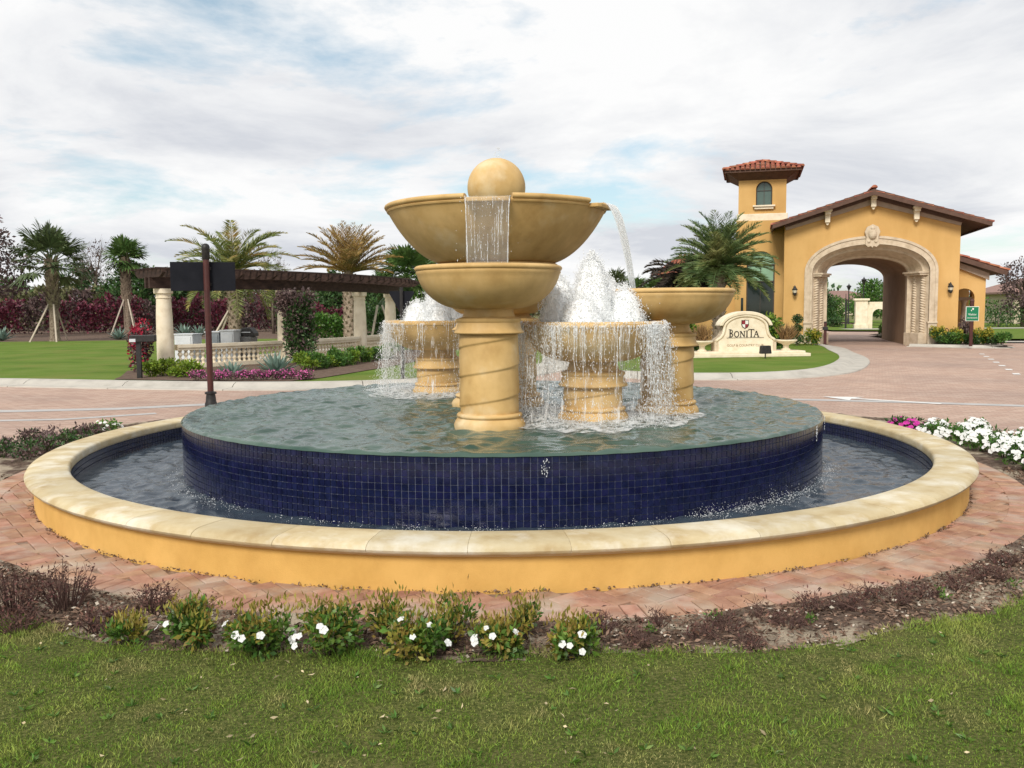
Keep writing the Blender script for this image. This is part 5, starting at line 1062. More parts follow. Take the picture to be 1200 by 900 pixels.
def cabinet(x, y, w_, d_, h, m_, label, door=True):
    t_ = thing('outdoor_cabinet', label, 'cabinet', (x, y, 0.12), radians(-6))
    MB().box((0, 0, h / 2), (w_, d_, h)).build('body', m_, t_, bevel=0.01); MB().box((0, 0, h + 0.015), (w_ + 0.05, d_ + 0.05, 0.03)).build('counter', 'white_cabinet', t_, bevel=0.006)
    if door: MB().box((0, -d_ / 2 - 0.012, h * 0.52), (w_ * 0.82, 0.02, h * 0.8)).build('door', m_, t_, bevel=0.004)
cabinet(-9.45, 26.0, 0.55, 0.6, 0.80, 'white_cabinet', 'white outdoor cabinet standing nearest the end column behind the balustrade')
cabinet(-8.62, 26.0, 0.42, 0.6, 0.86, 'grey_cabinet', 'grey outdoor cabinet standing between the two white cabinets', True)
cabinet(-8.17, 25.95, 0.40, 0.6, 0.90, 'white_cabinet', 'white outdoor cabinet beside the steel grill')
gr_ = thing('grill', 'dark steel barbecue grill at the end of the outdoor cabinets', 'grill', (-7.78, 26.3, 0.12), radians(-6))
MB().box((0, 0, 0.36), (0.36, 0.5, 0.72)).build('cart', 'grey_metal', gr_, bevel=0.01)
hdm = MB(); hdm.prism([(-0.25, 0.73), (0.25, 0.73), (0.25, 0.82), (0.12, 0.98), (-0.12, 0.98), (-0.25, 0.86)], -0.18, 0.18); hdm.build('hood', 'black_metal', gr_, bevel=0.01); MB().tube([(-0.15, -0.2, 0.85), (0.15, -0.2, 0.85)], 0.012, 6).build('handle', 'white_cabinet', gr_)

pb = thing('path_light', 'low dark landscape lamp on a post beside the red flowering shrub', 'lamp', (-8.35, 19.9, 0.10), radians(10))
MB().box((0, 0, 0.42), (0.10, 0.10, 0.84)).build('post', 'black_metal', pb, bevel=0.006); MB().box((0.10, 0, 0.90), (0.54, 0.22, 0.15)).build('lamp_box', 'black_metal', pb, bevel=0.01); MB().box((-0.10, -0.115, 0.86), (0.13, 0.012, 0.07)).build('lens', 'white_cabinet', pb)

# ------------------------------------------------------------------ planting helpers
def shrub(name, label, cat, x, y, z, r, h, n, ln, wd, m_, group=None, stems=6, clumps=9, m2=None, f2=0.0, up=0.35, stem_m='bark'):
    t_ = thing(name, label, cat, (x, y, z), 0, group); sm = MB(); Qs, Q2 = [], []
    for k in range(clumps):
        a = random.random() * 2 * pi; rr = r * 0.62 * sqrt(random.random()); cz = h * random.uniform(0.32, 0.80); cr = r * random.uniform(0.34, 0.52)
        c = (rr * cos(a), rr * sin(a), cz)
        nn = n // clumps; Q = blob_leaves(nn, c, (cr, cr, min(cr, h * 0.30) * 1.0), ln, wd, up, 0.3)
        if m2 and k / clumps < f2: Q2.append(Q)
        else: Qs.append(Q)
        if k < stems: sm.tube([(0.04 * cos(a) * r, 0.04 * sin(a) * r, -0.03), (c[0] * 0.6, c[1] * 0.6, cz * 0.5), c], [0.016 * h + 0.004, 0.012 * h + 0.002, 0.003], 5)
    sm.build('stem', stem_m, t_, smooth=True)
    if Qs: link('foliage', quads_mesh('foliage', np.concatenate(Qs), m_), t_)
    if Q2: link('tinted_foliage', quads_mesh('foliage', np.concatenate(Q2), m2), t_)
    return t_
def flower_me(m_, r=0.022):
    mb = MB()
    for k in range(5):
        a = 2 * pi * k / 5; ca, sa_ = cos(a), sin(a); mb.add([(0, 0, 0), (r * 0.86 * cos(a - 0.60), r * 0.86 * sin(a - 0.60), r * 0.2), (r * 1.02 * ca, r * 1.02 * sa_, r * 0.02), (r * 0.86 * cos(a + 0.60), r * 0.86 * sin(a + 0.60), r * 0.14)], [(0, 1, 2, 3)])
    return mb.mesh('flower', m_)
FL = {k: flower_me(k, r) for k, r in (('petal_white', 0.024), ('petal_magenta', 0.024), ('petal_pink', 0.024))}
def add_flowers(t_, n, r, h, m_, lo=0.45, s=1.0, tilt=0.9):
    for _ in range(n):
        d = unit(rng.normal(size=(1, 3)))[0]; d[2] = abs(d[2]) * (1 - lo) + lo * random.random() + 0.12
        if random.random() < 0.6: d[1] = -abs(d[1])
        d = d / np.linalg.norm(d); o = link('flower', FL[m_], t_); o.location = (d[0] * r * 1.02, d[1] * r * 1.02, 0.03 + d[2] * h * 0.98)
        q = Vector((d[0], d[1] - 0.25, d[2] + 0.35 + random.gauss(0, 0.1))).to_track_quat('Z', 'Y'); o.rotation_mode = 'QUATERNION'; o.rotation_quaternion = q; sc = s * random.uniform(0.8, 1.2); o.scale = (sc, sc, sc)
GW = 'white flowering bushes along the front lawn edge'
ORD = ['first', 'second', 'third', 'fourth', 'fifth', 'sixth']
for ib, (x, y, r, h, nf) in enumerate(((-1.53, 4.08, 0.16, 0.19, 3), (-1.18, 3.99, 0.18, 0.20, 7), (-0.86, 3.97, 0.19, 0.22, 5), (-0.43, 3.92, 0.17, 0.19, 5), (-0.08, 3.92, 0.125, 0.155, 6), (0.27, 3.90, 0.12, 0.16, 4))):
    t_ = shrub('flowering_bush', 'white blossoming green bush at the lawn edge, %s from the big withered clump' % ORD[ib], 'bush', x, y, 0.02, r, h, 900, 0.034, 0.019, 'leaf_front', GW, 8, 13, 'leaf_tip', 0.16)
    tips = MB()
    P = np.stack([rng.normal(0, r * 0.42, 150), rng.normal(0, r * 0.42, 150) + 0.03, h * rng.uniform(0.72, 1.12, 150)], 1)
    link('young_tips', quads_mesh('young_tips', leaves(P, np.array([0, 0, 1.6]) + rng.normal(0, 0.5, (150, 3)), 0.034, 0.012, 0.1), 'leaf_tip'), t_)['kind'] = 'stuff'; add_flowers(t_, nf, r, h, 'petal_white', 0.45, 0.8)
for ib, (x, y, r, h) in enumerate(((-1.83, 4.1, 0.11, 0.13), (-0.63, 4.16, 0.12, 0.19), (-0.30, 4.12, 0.14, 0.20), (0.05, 4.14, 0.13, 0.18))):
    t_ = shrub('green_bush', 'flowerless yellow tipped bush in the front bed, %s from the big withered clump' % ORD[ib], 'bush', x, y, 0.02, r, h, 420, 0.032, 0.016, 'leaf_front', 'flowerless green bushes in the front bed', 8, 9, 'leaf_tip', 0.35, 0.8)
    P = np.stack([rng.normal(0, r * 0.45, 120), rng.normal(0, r * 0.45, 120), h * rng.uniform(0.7, 1.12, 120)], 1)
    link('young_tips', quads_mesh('young_tips', leaves(P, np.array([0, 0, 1.8]) + rng.normal(0, 0.5, (120, 3)), 0.035, 0.010, 0.1), 'leaf_tip'), t_)['kind'] = 'stuff'
def withered(x, y, r, h, nt, nl, label, group, name='withered_shrub'):
    t_ = thing(name, label, 'shrub', (x, y, 0.02), 0, group); mb = MB(); P = []
    for _ in range(nt):
        a = random.random() * 2 * pi; s = r * sqrt(random.random()); b0 = Vector((0.35 * s * cos(a), 0.35 * s * sin(a), -0.01)); tip = Vector((s * cos(a) * 1.05, s * sin(a) * 1.05, h * random.uniform(0.45, 1.0) * (1.05 - 0.35 * (s / r) ** 2)))
        mid = b0.lerp(tip, 0.55) + Vector((random.gauss(0, 0.012), random.gauss(0, 0.012), 0.02)); mb.tube([b0, mid, tip], [0.0035, 0.0025, 0.001], 3, False)
        for _ in range(random.randint(1, 3)):
            p = mid.lerp(tip, random.random() * 0.7); q = p + Vector((random.gauss(0, 0.03), random.gauss(0, 0.03), random.uniform(0.01, 0.05))); mb.tube([p, q], [0.0018, 0.0008], 3, False); P.append(q)
        P.append(tip); P.append(mid)
    mb.build('twigs', 'twig', t_)
    P = np.array([tuple(p) for p in P]); P = P[rng.integers(0, len(P), nl)] + rng.normal(0, 0.012, (nl, 3)); P[:, 2] = np.maximum(P[:, 2], 0.005)
    link('dry_leaves', quads_mesh('dry_leaves', leaves(P, rng.normal(size=(nl, 3)) + [0, 0, 0.5], 0.020 * (0.6 + rng.random(nl)), 0.009, 0.1), 'leaf_withered'), t_); return t_
LW, GWi = 'withered red brown twiggy shrub left in the bare bed beside the brick ring', 'withered shrubs in the front bed'
for (x, y, r, h, nt, nl) in ((-2.62, 4.55, 0.20, 0.26, 70, 620), (-2.38, 4.62, 0.16, 0.27, 60, 420), (-2.72, 4.30, 0.17, 0.16, 50, 420), (-2.45, 4.30, 0.14, 0.12, 40, 300), (-1.90, 4.58, 0.13, 0.14, 50, 360), (-2.05, 4.28, 0.13, 0.13, 50, 330), (-1.62, 4.50, 0.08, 0.08, 22, 120),
                            (0.42, 4.22, 0.10, 0.15, 40, 160), (0.58, 4.05, 0.10, 0.09, 30, 140), (0.72, 4.30, 0.06, 0.13, 14, 50), (0.88, 4.12, 0.11, 0.10, 30, 150), (1.06, 4.26, 0.09, 0.11, 24, 110), (1.24, 4.42, 0.05, 0.13, 10, 30), (1.36, 4.28, 0.11, 0.09, 30, 150), (1.58, 4.55, 0.10, 0.10, 26, 130), (1.78, 4.50, 0.12, 0.10, 34, 170), (2.02, 4.62, 0.10, 0.10, 28, 150), (2.2, 4.72, 0.12, 0.10, 34, 170), (2.48, 4.85, 0.10, 0.12, 28, 140), (2.74, 5.02, 0.13, 0.13, 40, 200), (2.98, 5.30, 0.12, 0.12, 40, 200), (1.10, 4.02, 0.09, 0.07, 22, 100), (1.9, 4.72, 0.09, 0.08, 22, 100)):
    withered(x, y, r, h if x < 0 else h * 0.62, nt, int(nl * 0.65) if x < 0 else nl // 2, LW, GWi)
for (x, y, r, h) in ((1.02, 4.38, 0.05, 0.06), (2.30, 4.66, 0.06, 0.07), (0.66, 4.2, 0.04, 0.06), (2.78, 4.85, 0.07, 0.08), (1.5, 4.36, 0.05, 0.05)):
    shrub('weed', 'tiny green weed sprouting among the withered shrubs', 'weed', x, y, 0.015, r, h, 46, 0.022, 0.010, 'leaf_front', 'weeds in the front bed', 3, 4)
# side beds: white and magenta flowers to one side, dark shrubs to the other
GV = 'white bedding flowers on the road side of the brick ring'
vk = 0
for (deg, r0) in ((-9.5, 5.14), (-8, 5.9), (-7, 5.40), (-4.5, 5.12), (-2.5, 5.5), (0, 5.22), (3, 5.55), (4.5, 5.2), (7.5, 5.5), (9, 5.25), (11.5, 5.6), (13, 5.25), (16, 5.4), (-11.5, 5.45), (-6, 5.7), (1, 5.8), (6, 5.85), (14.5, 5.85)):
    x, y = pol(radians(deg), r0); t_ = shrub('white_flower_plant', 'low bedding plant thick with white flowers beside the brick ring', 'flowers', x, y, 0.02, 0.20, 0.20, 240, 0.05, 0.028, 'leaf_mid', GV, 3, 7); add_flowers(t_, 34, 0.21, 0.21, 'petal_white', 0.3, 1.3)
for (deg, r0) in ((-11, 5.12), (-12.5, 5.3), (18.5, 5.3), (20.6, 5.3)):
    x, y = pol(radians(deg), r0); t_ = shrub('magenta_flower_plant', 'low bedding plant with magenta flowers at the end of the white flowers', 'flowers', x, y, 0.02, 0.18, 0.19, 200, 0.05, 0.028, 'leaf_dark', 'magenta bedding flowers by the fountain', 3, 7); add_flowers(t_, 16, 0.17, 0.17, 'petal_magenta', 0.3, 1.35)
for (deg, r0, r, h) in ((177, 5.12, 0.24, 0.20), (172.5, 5.2, 0.25, 0.22), (168.5, 5.26, 0.26, 0.24), (164.5, 5.32, 0.25, 0.22), (160.5, 5.4, 0.24, 0.23), (175, 5.55, 0.24, 0.2), (169, 5.65, 0.24, 0.2)):
    x, y = pol(radians(deg), r0); shrub('dark_bedding_shrub', 'low dark purplish shrub in the side bed beyond the brick ring', 'shrub', x, y, 0.02, r, h, 430, 0.045, 0.022, 'leaf_plum', 'dark shrubs in the side bed', 5, 9, 'leaf_dark', 0.4)
for (deg, r0) in ((157.5, 5.5),):
    x, y = pol(radians(deg), r0); t_ = shrub('pale_flower_plant', 'green bedding plant with a few white flowers beyond the pool coping', 'flowers', x, y, 0.02, 0.2, 0.22, 230, 0.05, 0.028, 'leaf_mid', 'pale flowers in the side bed', 3, 7); add_flowers(t_, 12, 0.2, 0.22, 'petal_white', 0.5, 1.0)

def far_bush(name, label, cat, x, y, rx, ry, h, n, ln, m_, z=0.10, group=None, m2=None, n2=0, clumps=10, top2=True):
    t_ = thing(name, label, cat, (x, y, z), 0, group); Qs, Q2 = [], []; sm = MB()
    for k in range(clumps):
        a, u = random.random() * 2 * pi, sqrt(random.random()); c = np.array((rx * 0.72 * u * cos(a), ry * 0.72 * u * sin(a), h * random.uniform(0.22, 0.78))); cr = (rx * 0.42, ry * 0.42, h * 0.26)
        Qs.append(blob_leaves(n // clumps, c, cr, ln, ln * 0.55, 0.4, 0.25))
        if k < 5: sm.tube([(c[0] * 0.2, c[1] * 0.2, -0.05), tuple(c)], [0.03 * h, 0.01 * h], 5)
        if m2 and n2: Q2.append(blob_leaves(max(1, n2 // clumps), c + np.array((0, -0.2 * ry, 0.10 * h if top2 else 0)), cr, ln * 0.9, ln * 0.6, 0.4, 0.7))
    sm.build('stem', 'bark', t_); link('foliage', quads_mesh('foliage', np.concatenate(Qs), m_), t_)
    if Q2: link('blossom', quads_mesh('blossom', np.concatenate(Q2), m2), t_)
    return t_
far_bush('lime_shrub', 'yellow green clipped shrub at the foot of the end pergola column', 'shrub', -8.05, 20.35, 0.42, 0.3, 0.40, 1300, 0.07, 'leaf_lime')
far_bush('lime_shrub', 'yellow green shrub between the end column and the tall sign post', 'shrub', -7.35, 20.1, 0.42, 0.3, 0.40, 1300, 0.07, 'leaf_lime')
far_bush('bougainvillea', 'red flowering bougainvillea climbing beside the end pergola column', 'shrub', -9.15, 21.9, 0.36, 0.36, 1.25, 1500, 0.09, 'leaf_plum', m2='petal_red', n2=420)
vine = far_bush('climbing_vine', 'tall loose dark green and reddish vine growing up a pergola column', 'vine', -5.85, 24.75, 0.52, 0.42, 1.95, 3600, 0.10, 'leaf_dark', m2='leaf_plum', n2=900, clumps=22)
Q = np.concatenate([blob_leaves(240, (random.uniform(-0.55, 0.15), random.uniform(-0.2, 0.2), random.uniform(1.35, 2.0)), (0.3, 0.2, 0.22), 0.09, 0.05, 0.3, 0.3) for _ in range(7)]); link('red_foliage', quads_mesh('red_foliage', Q, 'leaf_plum'), vine)
for i in range(15):
    u = i / 14; far_bush('hedge_shrub', 'bright green low shrub in the row before the balustrade', 'shrub', -5.05 + 1.35 * u + random.gauss(0, 0.03), 21.9 + 5.8 * u, 0.36, 0.36, 0.44 + random.gauss(0, 0.03), 620, 0.075, 'leaf_mid' if i % 3 else 'leaf_lime', 0.115, 'low green shrubs before the balustrade', clumps=6)
def agave(x, y, r, n, label, group=None, z=0.115):
    mb = MB(); t_ = thing('agave', label, 'agave', (x, y, z), random.random() * 6, group)
    for k in range(n):
        a = k * 2.399; el = radians(12 + 68 * (k / n)); L_ = r * random.uniform(0.85, 1.1); d = Vector((cos(a) * cos(el), sin(a) * cos(el), sin(el))); sd = Vector((-sin(a), cos(a), 0)); up = sd.cross(d) * -1; w_ = r * 0.11
        b0 = Vector((cos(a), sin(a), 0)) * 0.03; m1 = b0 + d * L_ * 0.45; tip = b0 + d * L_ + Vector((0, 0, -0.05 * L_))
        mb.add([b0 - sd * w_ * 0.7, b0 + sd * w_ * 0.7, m1 + sd * w_ + up * 0.02, m1 - sd * w_ + up * 0.02, tip, m1 - up * 0.025], [(0, 1, 5), (0, 5, 3), (1, 2, 5), (3, 5, 4), (5, 2, 4), (0, 3, 2, 1), (3, 4, 2)])
    mb.build('leaf_rosette', 'leaf_agave', t_)
agave(-6.38, 20.2, 0.42, 30, 'small blue green agave among the pink flowers before the balustrade'); agave(-5.5, 20.7, 0.58, 36, 'large blue green agave beside the vine covered column')
for i in range(15):
    u = i / 14; x, y = -6.75 + 2.35 * u + random.gauss(0, 0.06), 19.12 + 0.0 * u + random.gauss(0, 0.07)
    far_bush('pink_flower_plant', 'low plant with bright pink flowers at the kerb before the balustrade', 'flowers', x, y, 0.22, 0.16, 0.20, 180, 0.05, 'leaf_plum', 0.115, 'pink flowers along the kerb', 'petal_pink', 60, 5)

# ------------------------------------------------------------------ palms
def frond_set(crown, n, L, el0, el1, droop, nl, llen, lw, m_, vshape=0.5, seed=0, jitter=0.12, dir_bias=None):
    r_ = np.random.default_rng(seed); Qs = []; rach = MB()
    for k in range(n):
        u = k / max(1, n - 1); az = k * 2.39996 + r_.normal(0, 0.12); el = radians(el0 + (el1 - el0) * (1 - u) + r_.normal(0, 5)); Lk = L * r_.uniform(0.82, 1.1)
        h = np.array([cos(az), sin(az), 0.0]); ts = np.linspace(0, 1, nl); ns = 26; p = np.array(crown, float); e = el; path = [p.copy()]; dirs = []
        for s in range(ns):
            d = h * cos(e) + np.array([0, 0, 1.0]) * sin(e); dirs.append(d); p = p + d * Lk / ns; path.append(p.copy()); e -= droop * (0.3 + 1.4 * s / ns) / ns
        path = np.array(path); dirs.append(dirs[-1]); dirs = np.array(dirs)
        rach.tube([tuple(q) for q in path[::4]], [0.022 * (1 - i / 7.5) + 0.004 for i in range(len(path[::4]))], 3, False)
        tt_ = 0.10 + 0.90 * ts; fi = tt_ * ns; i0 = np.clip(fi.astype(int), 0, ns - 1); fr_ = (fi - i0)[:, None]; B = path[i0] * (1 - fr_) + path[i0 + 1] * fr_; Dd = dirs[i0]
        side = np.array([-sin(az), cos(az), 0.0]); upv = unit(np.cross(side[None], Dd)) * np.sign(1)
        upv = np.where(upv[:, 2:3] < 0, -upv, upv); prof_ = np.clip(np.sin(pi * (0.12 + 0.86 * tt_)) ** 0.6, 0.15, 1)
        for s in (-1, 1):
            D = Dd * 0.75 + side * s * 0.8 + upv * vshape * 0.5 + r_.normal(0, jitter, (nl, 3)); Qs.append(leaves(B, D, llen * prof_ * r_.uniform(0.8, 1.15, nl), lw, 0.02))
    return rach, np.concatenate(Qs)
def boots(mb, h0, h1, r, n, size=0.12, tilt=0.6):
    for k in range(n):
        u = k / n; z = h0 + (h1 - h0) * u; a = k * 2.39996; o = Vector((cos(a), sin(a), 0)); sd = Vector((-sin(a), cos(a), 0)); b0 = o * r * 0.95 + Vector((0, 0, z)); tip = o * (r + size * 0.62) + Vector((0, 0, z + size * tilt * 1.6)); w_ = sd * size * 0.42
        mb.add([b0 - w_, b0 + w_, tip + w_ * 0.45, tip - w_ * 0.45, b0 + Vector((0, 0, size * 0.9))], [(0, 1, 2, 3), (1, 4, 2), (4, 0, 3), (3, 2, 4)])
def date_palm(label, x, y, hc, L, n, m_, el=(-18, 82), droop=1.25, tr=0.24, llen=0.42, lw=0.028, nl=46, seed=1, name='date_palm', extra=None, lean=(0, 0)):
    t_ = thing(name, label, 'palm', (x, y, 0.05)); tk = MB(); tk.lathe([(tr * 1.25, -0.05), (tr * 1.1, 0.25), (tr, 0.8), (tr * 0.96, hc - 0.3), (tr * 0.7, hc + 0.15)], 14); boots(tk, 0.15, hc + 0.1, tr, int(34 * hc), 0.13); tk.build('trunk', 'bark_palm', t_)
    ra, Q = frond_set((0, 0, hc), n, L, el[0], el[1], droop, nl, llen, lw, m_, seed=seed); ra.build('frond_stems', m_, t_); link('fronds', quads_mesh('fronds', Q, m_), t_)
    if extra: ra, Q = frond_set((0, 0, hc), *extra); ra.build('old_frond_stems', extra[7], t_); link('old_fronds', quads_mesh('old_fronds', Q, extra[7]), t_)
    return t_
date_palm('spreading date palm with yellowing fronds behind the black sign board', -11.5, 37.0, 3.2, 2.7, 46, 'leaf_date', (-22, 70), 1.1, 0.25, 0.52, 0.034, nl=60, seed=3)
date_palm('upright golden brown date palm behind the middle of the pergola', -6.9, 38.0, 3.1, 2.35, 56, 'leaf_date_gold', (14, 84), 0.7, 0.25, 0.42, 0.030, nl=56, seed=5)
date_palm('full green date palm standing beside the gatehouse tower', 7.72, 33.2, 3.05, 2.1, 96, 'leaf_date_gate', (-22, 86), 0.85, 0.22, 0.46, 0.026, nl=60, seed=8)
date_palm('dark withered palm crown drooping against the low gatehouse wing', 6.95, 35.6, 2.9, 1.9, 46, 'leaf_dead', (-50, 35), 0.8, 0.2, 0.42, 0.05, seed=9, name='withered_palm')
def fan_palm(label, x, y, hc, L, n, m_, seed, tr=0.2, fan=0.95, boot=True, el=(-35, 80), group=None, name='cabbage_palm'):
    r_ = np.random.default_rng(seed); t_ = thing(name, label, 'palm', (x, y, 0.08), 0, group); tk = MB(); tk.lathe([(tr * 1.3, -0.05), (tr, 0.3), (tr * 0.9, hc * 0.6), (tr * 0.95, hc)], 14)
    if boot: boots(tk, hc * 0.42, hc + 0.15, tr * 0.95, int(30 * hc * 0.6), 0.27, 0.9)
    tk.build('trunk', 'bark_palm', t_); st_ = MB(); Qs = []
    for k in range(n):
        u = k / (n - 1); az = k * 2.39996 + r_.normal(0, 0.15); e = radians(el[0] + (el[1] - el[0]) * (1 - u) + r_.normal(0, 6)); d = np.array([cos(az) * cos(e), sin(az) * cos(e), sin(e)]); c = np.array([0, 0, hc]); Lp = L * r_.uniform(0.7, 1.1); hub = c + d * Lp; st_.tube([tuple(c), tuple(c + d * Lp * 0.5 + np.array([0, 0, 0.06])), tuple(hub)], [0.03, 0.022, 0.014], 4, False)
        sd = np.array([-sin(az), cos(az), 0.0]); up = np.cross(d, sd) * -1; nl = 34; th = np.linspace(-1.9, 1.9, nl) + r_.normal(0, 0.04, nl)
        D = d[None] * np.cos(th)[:, None] + sd[None] * np.sin(th)[:, None] + up[None] * (0.16 * np.abs(np.sin(th)))[:, None] + r_.normal(0, 0.05, (nl, 3)); ln = fan * (0.75 + 0.25 * np.cos(th)) * r_.uniform(0.85, 1.1, nl); D = unit(D)
        P = np.repeat(hub[None], nl, 0); mid = P + D * ln[:, None] * 0.62; Nn = unit(np.cross(D, np.repeat(up[None], nl, 0))); w_ = 0.048 * fan
        Qs.append(np.stack([P, mid + Nn * w_, mid + D * ln[:, None] * 0.02, mid - Nn * w_], 1)); tip = mid + D * ln[:, None] * 0.30 + np.array([0, 0, -1.0]) * (ln * 0.16 * r_.uniform(0.2, 1.3, nl))[:, None]
        Qs.append(np.stack([mid - Nn * w_, mid + Nn * w_, tip + Nn * w_ * 0.1, tip - Nn * w_ * 0.1], 1))
    st_.build('frond_stems', m_, t_); link('fronds', quads_mesh('fronds', np.concatenate(Qs), m_), t_); return t_
fan_palm('staked cabbage palm with a wide crown and shaggy booted trunk', -23.6, 46.0, 4.0, 1.35, 34, 'leaf_sabal', 21, 0.24, 1.1, True, (-22, 84))
fan_palm('slimmer staked cabbage palm growing nearer the pergola', -25.2, 58.5, 4.9, 0.75, 20, 'leaf_sabal_bright', 22, 0.22, 1.15, True, (-30, 88))
fan_palm('bushy green fan palm behind the far end of the pergola', -4.9, 42.0, 3.0, 0.9, 34, 'leaf_sabal_bright', 23, 0.2, 1.1, False, (-50, 80))
fan_palm('green fan palm showing between pergola end and fountain bowl', -3.6, 45.0, 3.2, 0.9, 34, 'leaf_sabal_bright', 24, 0.2, 1.1, False, (-50, 80))
GS = 'timber props bracing the palms'
for (px_, py_, hb, spread, dirs) in ((-23.6, 46.0, 1.9, 1.3, (-125, -60, 90)), (-25.2, 58.5, 2.3, 1.5, (-110, -50, 90)), (-11.5, 37.0, 1.5, 1.2, (-140, 150)), (-6.0, 40.5, 1.7, 1.3, (-100, -50))):
    for dg in dirs:
        a = radians(dg); mb = MB(); mb.tube([(spread * cos(a), spread * sin(a), -0.03), (0.24 * cos(a), 0.24 * sin(a), hb)], 0.05, 4); o = mb.build('palm_prop', 'stake'); o.location = (px_, py_, 0.10); tag(o, 'pale timber prop leaning from the ground against a palm trunk', 'prop', GS)
fan_palm('small distant palm peeping over the bowl beside the falling stream', 8.6, 62.0, 2.6, 0.7, 22, 'leaf_sabal_bright', 31, 0.16, 0.85, False, (-40, 80), name='small_palm')
fan_palm('small distant palm left of the withered palm crown', 10.4, 64.0, 2.7, 0.7, 22, 'leaf_sabal_bright', 32, 0.16, 0.85, False, (-40, 80), name='small_palm')
fan_palm('small palm behind the froth jets of the fountain', 6.9, 60.0, 3.0, 0.7, 22, 'leaf_sabal', 33, 0.16, 0.85, False, (-40, 80), name='small_palm')

# ------------------------------------------------------------------ hedges and trees
def hedge(name, label, pts, w_, h, n, ln, m_, z=0.1, top=0.25, m2=None, f2=0.3):
    t_ = thing(name, label, 'hedge', (pts[0][0], pts[0][1], z)); pts = np.array(pts, float); seg_ = np.diff(pts, axis=0); L_ = np.linalg.norm(seg_, axis=1); cum = np.r_[0, np.cumsum(L_)]
    s = rng.random(n) * cum[-1]; i = np.clip(np.searchsorted(cum, s) - 1, 0, len(L_) - 1); f_ = ((s - cum[i]) / L_[i])[:, None]; B = pts[i] + seg_[i] * f_; nrm = np.stack([-seg_[i, 1], seg_[i, 0]], 1) / L_[i][:, None]
    hh = h * (1 + top * (np.sin(s * 1.3) * 0.4 + np.sin(s * 3.1 + 1) * 0.35 + np.sin(s * 7.7) * 0.25)); zz = hh * rng.random(n) ** 0.75; off = (rng.random(n) - 0.5) * w_ * (1.05 - 0.4 * (zz / hh) ** 3)
    P = np.concatenate([B + nrm * off[:, None] - pts[0], zz[:, None]], 1); D = np.concatenate([nrm * (off / w_)[:, None] * 2, np.full((n, 1), 0.6)], 1) + rng.normal(0, 0.6, (n, 3)); Q = leaves(P, D, ln * rng.uniform(0.6, 1.3, n), ln * 0.55, 0.08)
    if m2:
        sel = (np.sin(s * 0.9 + 2) + np.sin(s * 2.3) * 0.6 + rng.normal(0, 0.35, n)) > 0.9 - f2 * 2; link('tinted_foliage', quads_mesh('foliage', Q[sel], m2), t_); Q = Q[~sel]
    link('foliage', quads_mesh('foliage', Q, m_), t_)
    core = MB(); 
    for a, b_ in zip(pts[:-1], pts[1:]):
        k_ = max(1, int(np.linalg.norm(b_ - a) / 1.6))
        for j in range(k_): q = a + (b_ - a) * (j + 0.5) / k_ - pts[0]; core.tube([(q[0], q[1], -0.05), (q[0] + random.gauss(0, .1), q[1], h * 0.7)], [0.05, 0.02], 5)
    core.build('stems', 'bark', t_)['kind'] = 'stuff'; return t_
hedge('purple_hedge', 'dark red purple hedge behind the staked palms', [(-52, 56), (-36, 61), (-24, 64), (-15, 64.5)], 1.8, 2.3, 17000, 0.28, 'leaf_purple', m2='leaf_plum', f2=0.25)
hedge('purple_hedge', 'dark red purple hedge seen through the pergola', [(-14.5, 55), (-8, 56.5), (-1, 57)], 1.6, 1.8, 7000, 0.24, 'leaf_purple', m2='leaf_dark', f2=0.45)
hedge('tall_grass_hedge', 'tall olive brown grassy hedge behind the purple hedges', [(-62, 68), (-40, 72), (-20, 75), (4, 76)], 3.0, 3.3, 30000, 0.42, 'leaf_olive', top=0.15, m2='leaf_plum', f2=0.2)
hedge('green_hedge', 'grassy green mound seen through the pergola', [(-11.5, 45), (-8.2, 45.5)], 1.6, 1.15, 2600, 0.2, 'leaf_mid', m2='leaf_lime', f2=0.3)
hedge('dark_hedge', 'dark green mound beside the far pergola column', [(-6.9, 43.5), (-5.0, 43.0)], 1.4, 1.35, 2200, 0.18, 'leaf_dark')
for (x, y, r) in ((-27.2, 47.5, 0.85), (-21.2, 48.0, 0.75), (-20.2, 48.5, 0.95), (-19.3, 52.5, 0.9), (-18.6, 53.0, 0.85)):
    agave(x, y, r, 26, 'grey green agave in the mulch before the purple hedge', 'agaves before the purple hedge', 0.10)
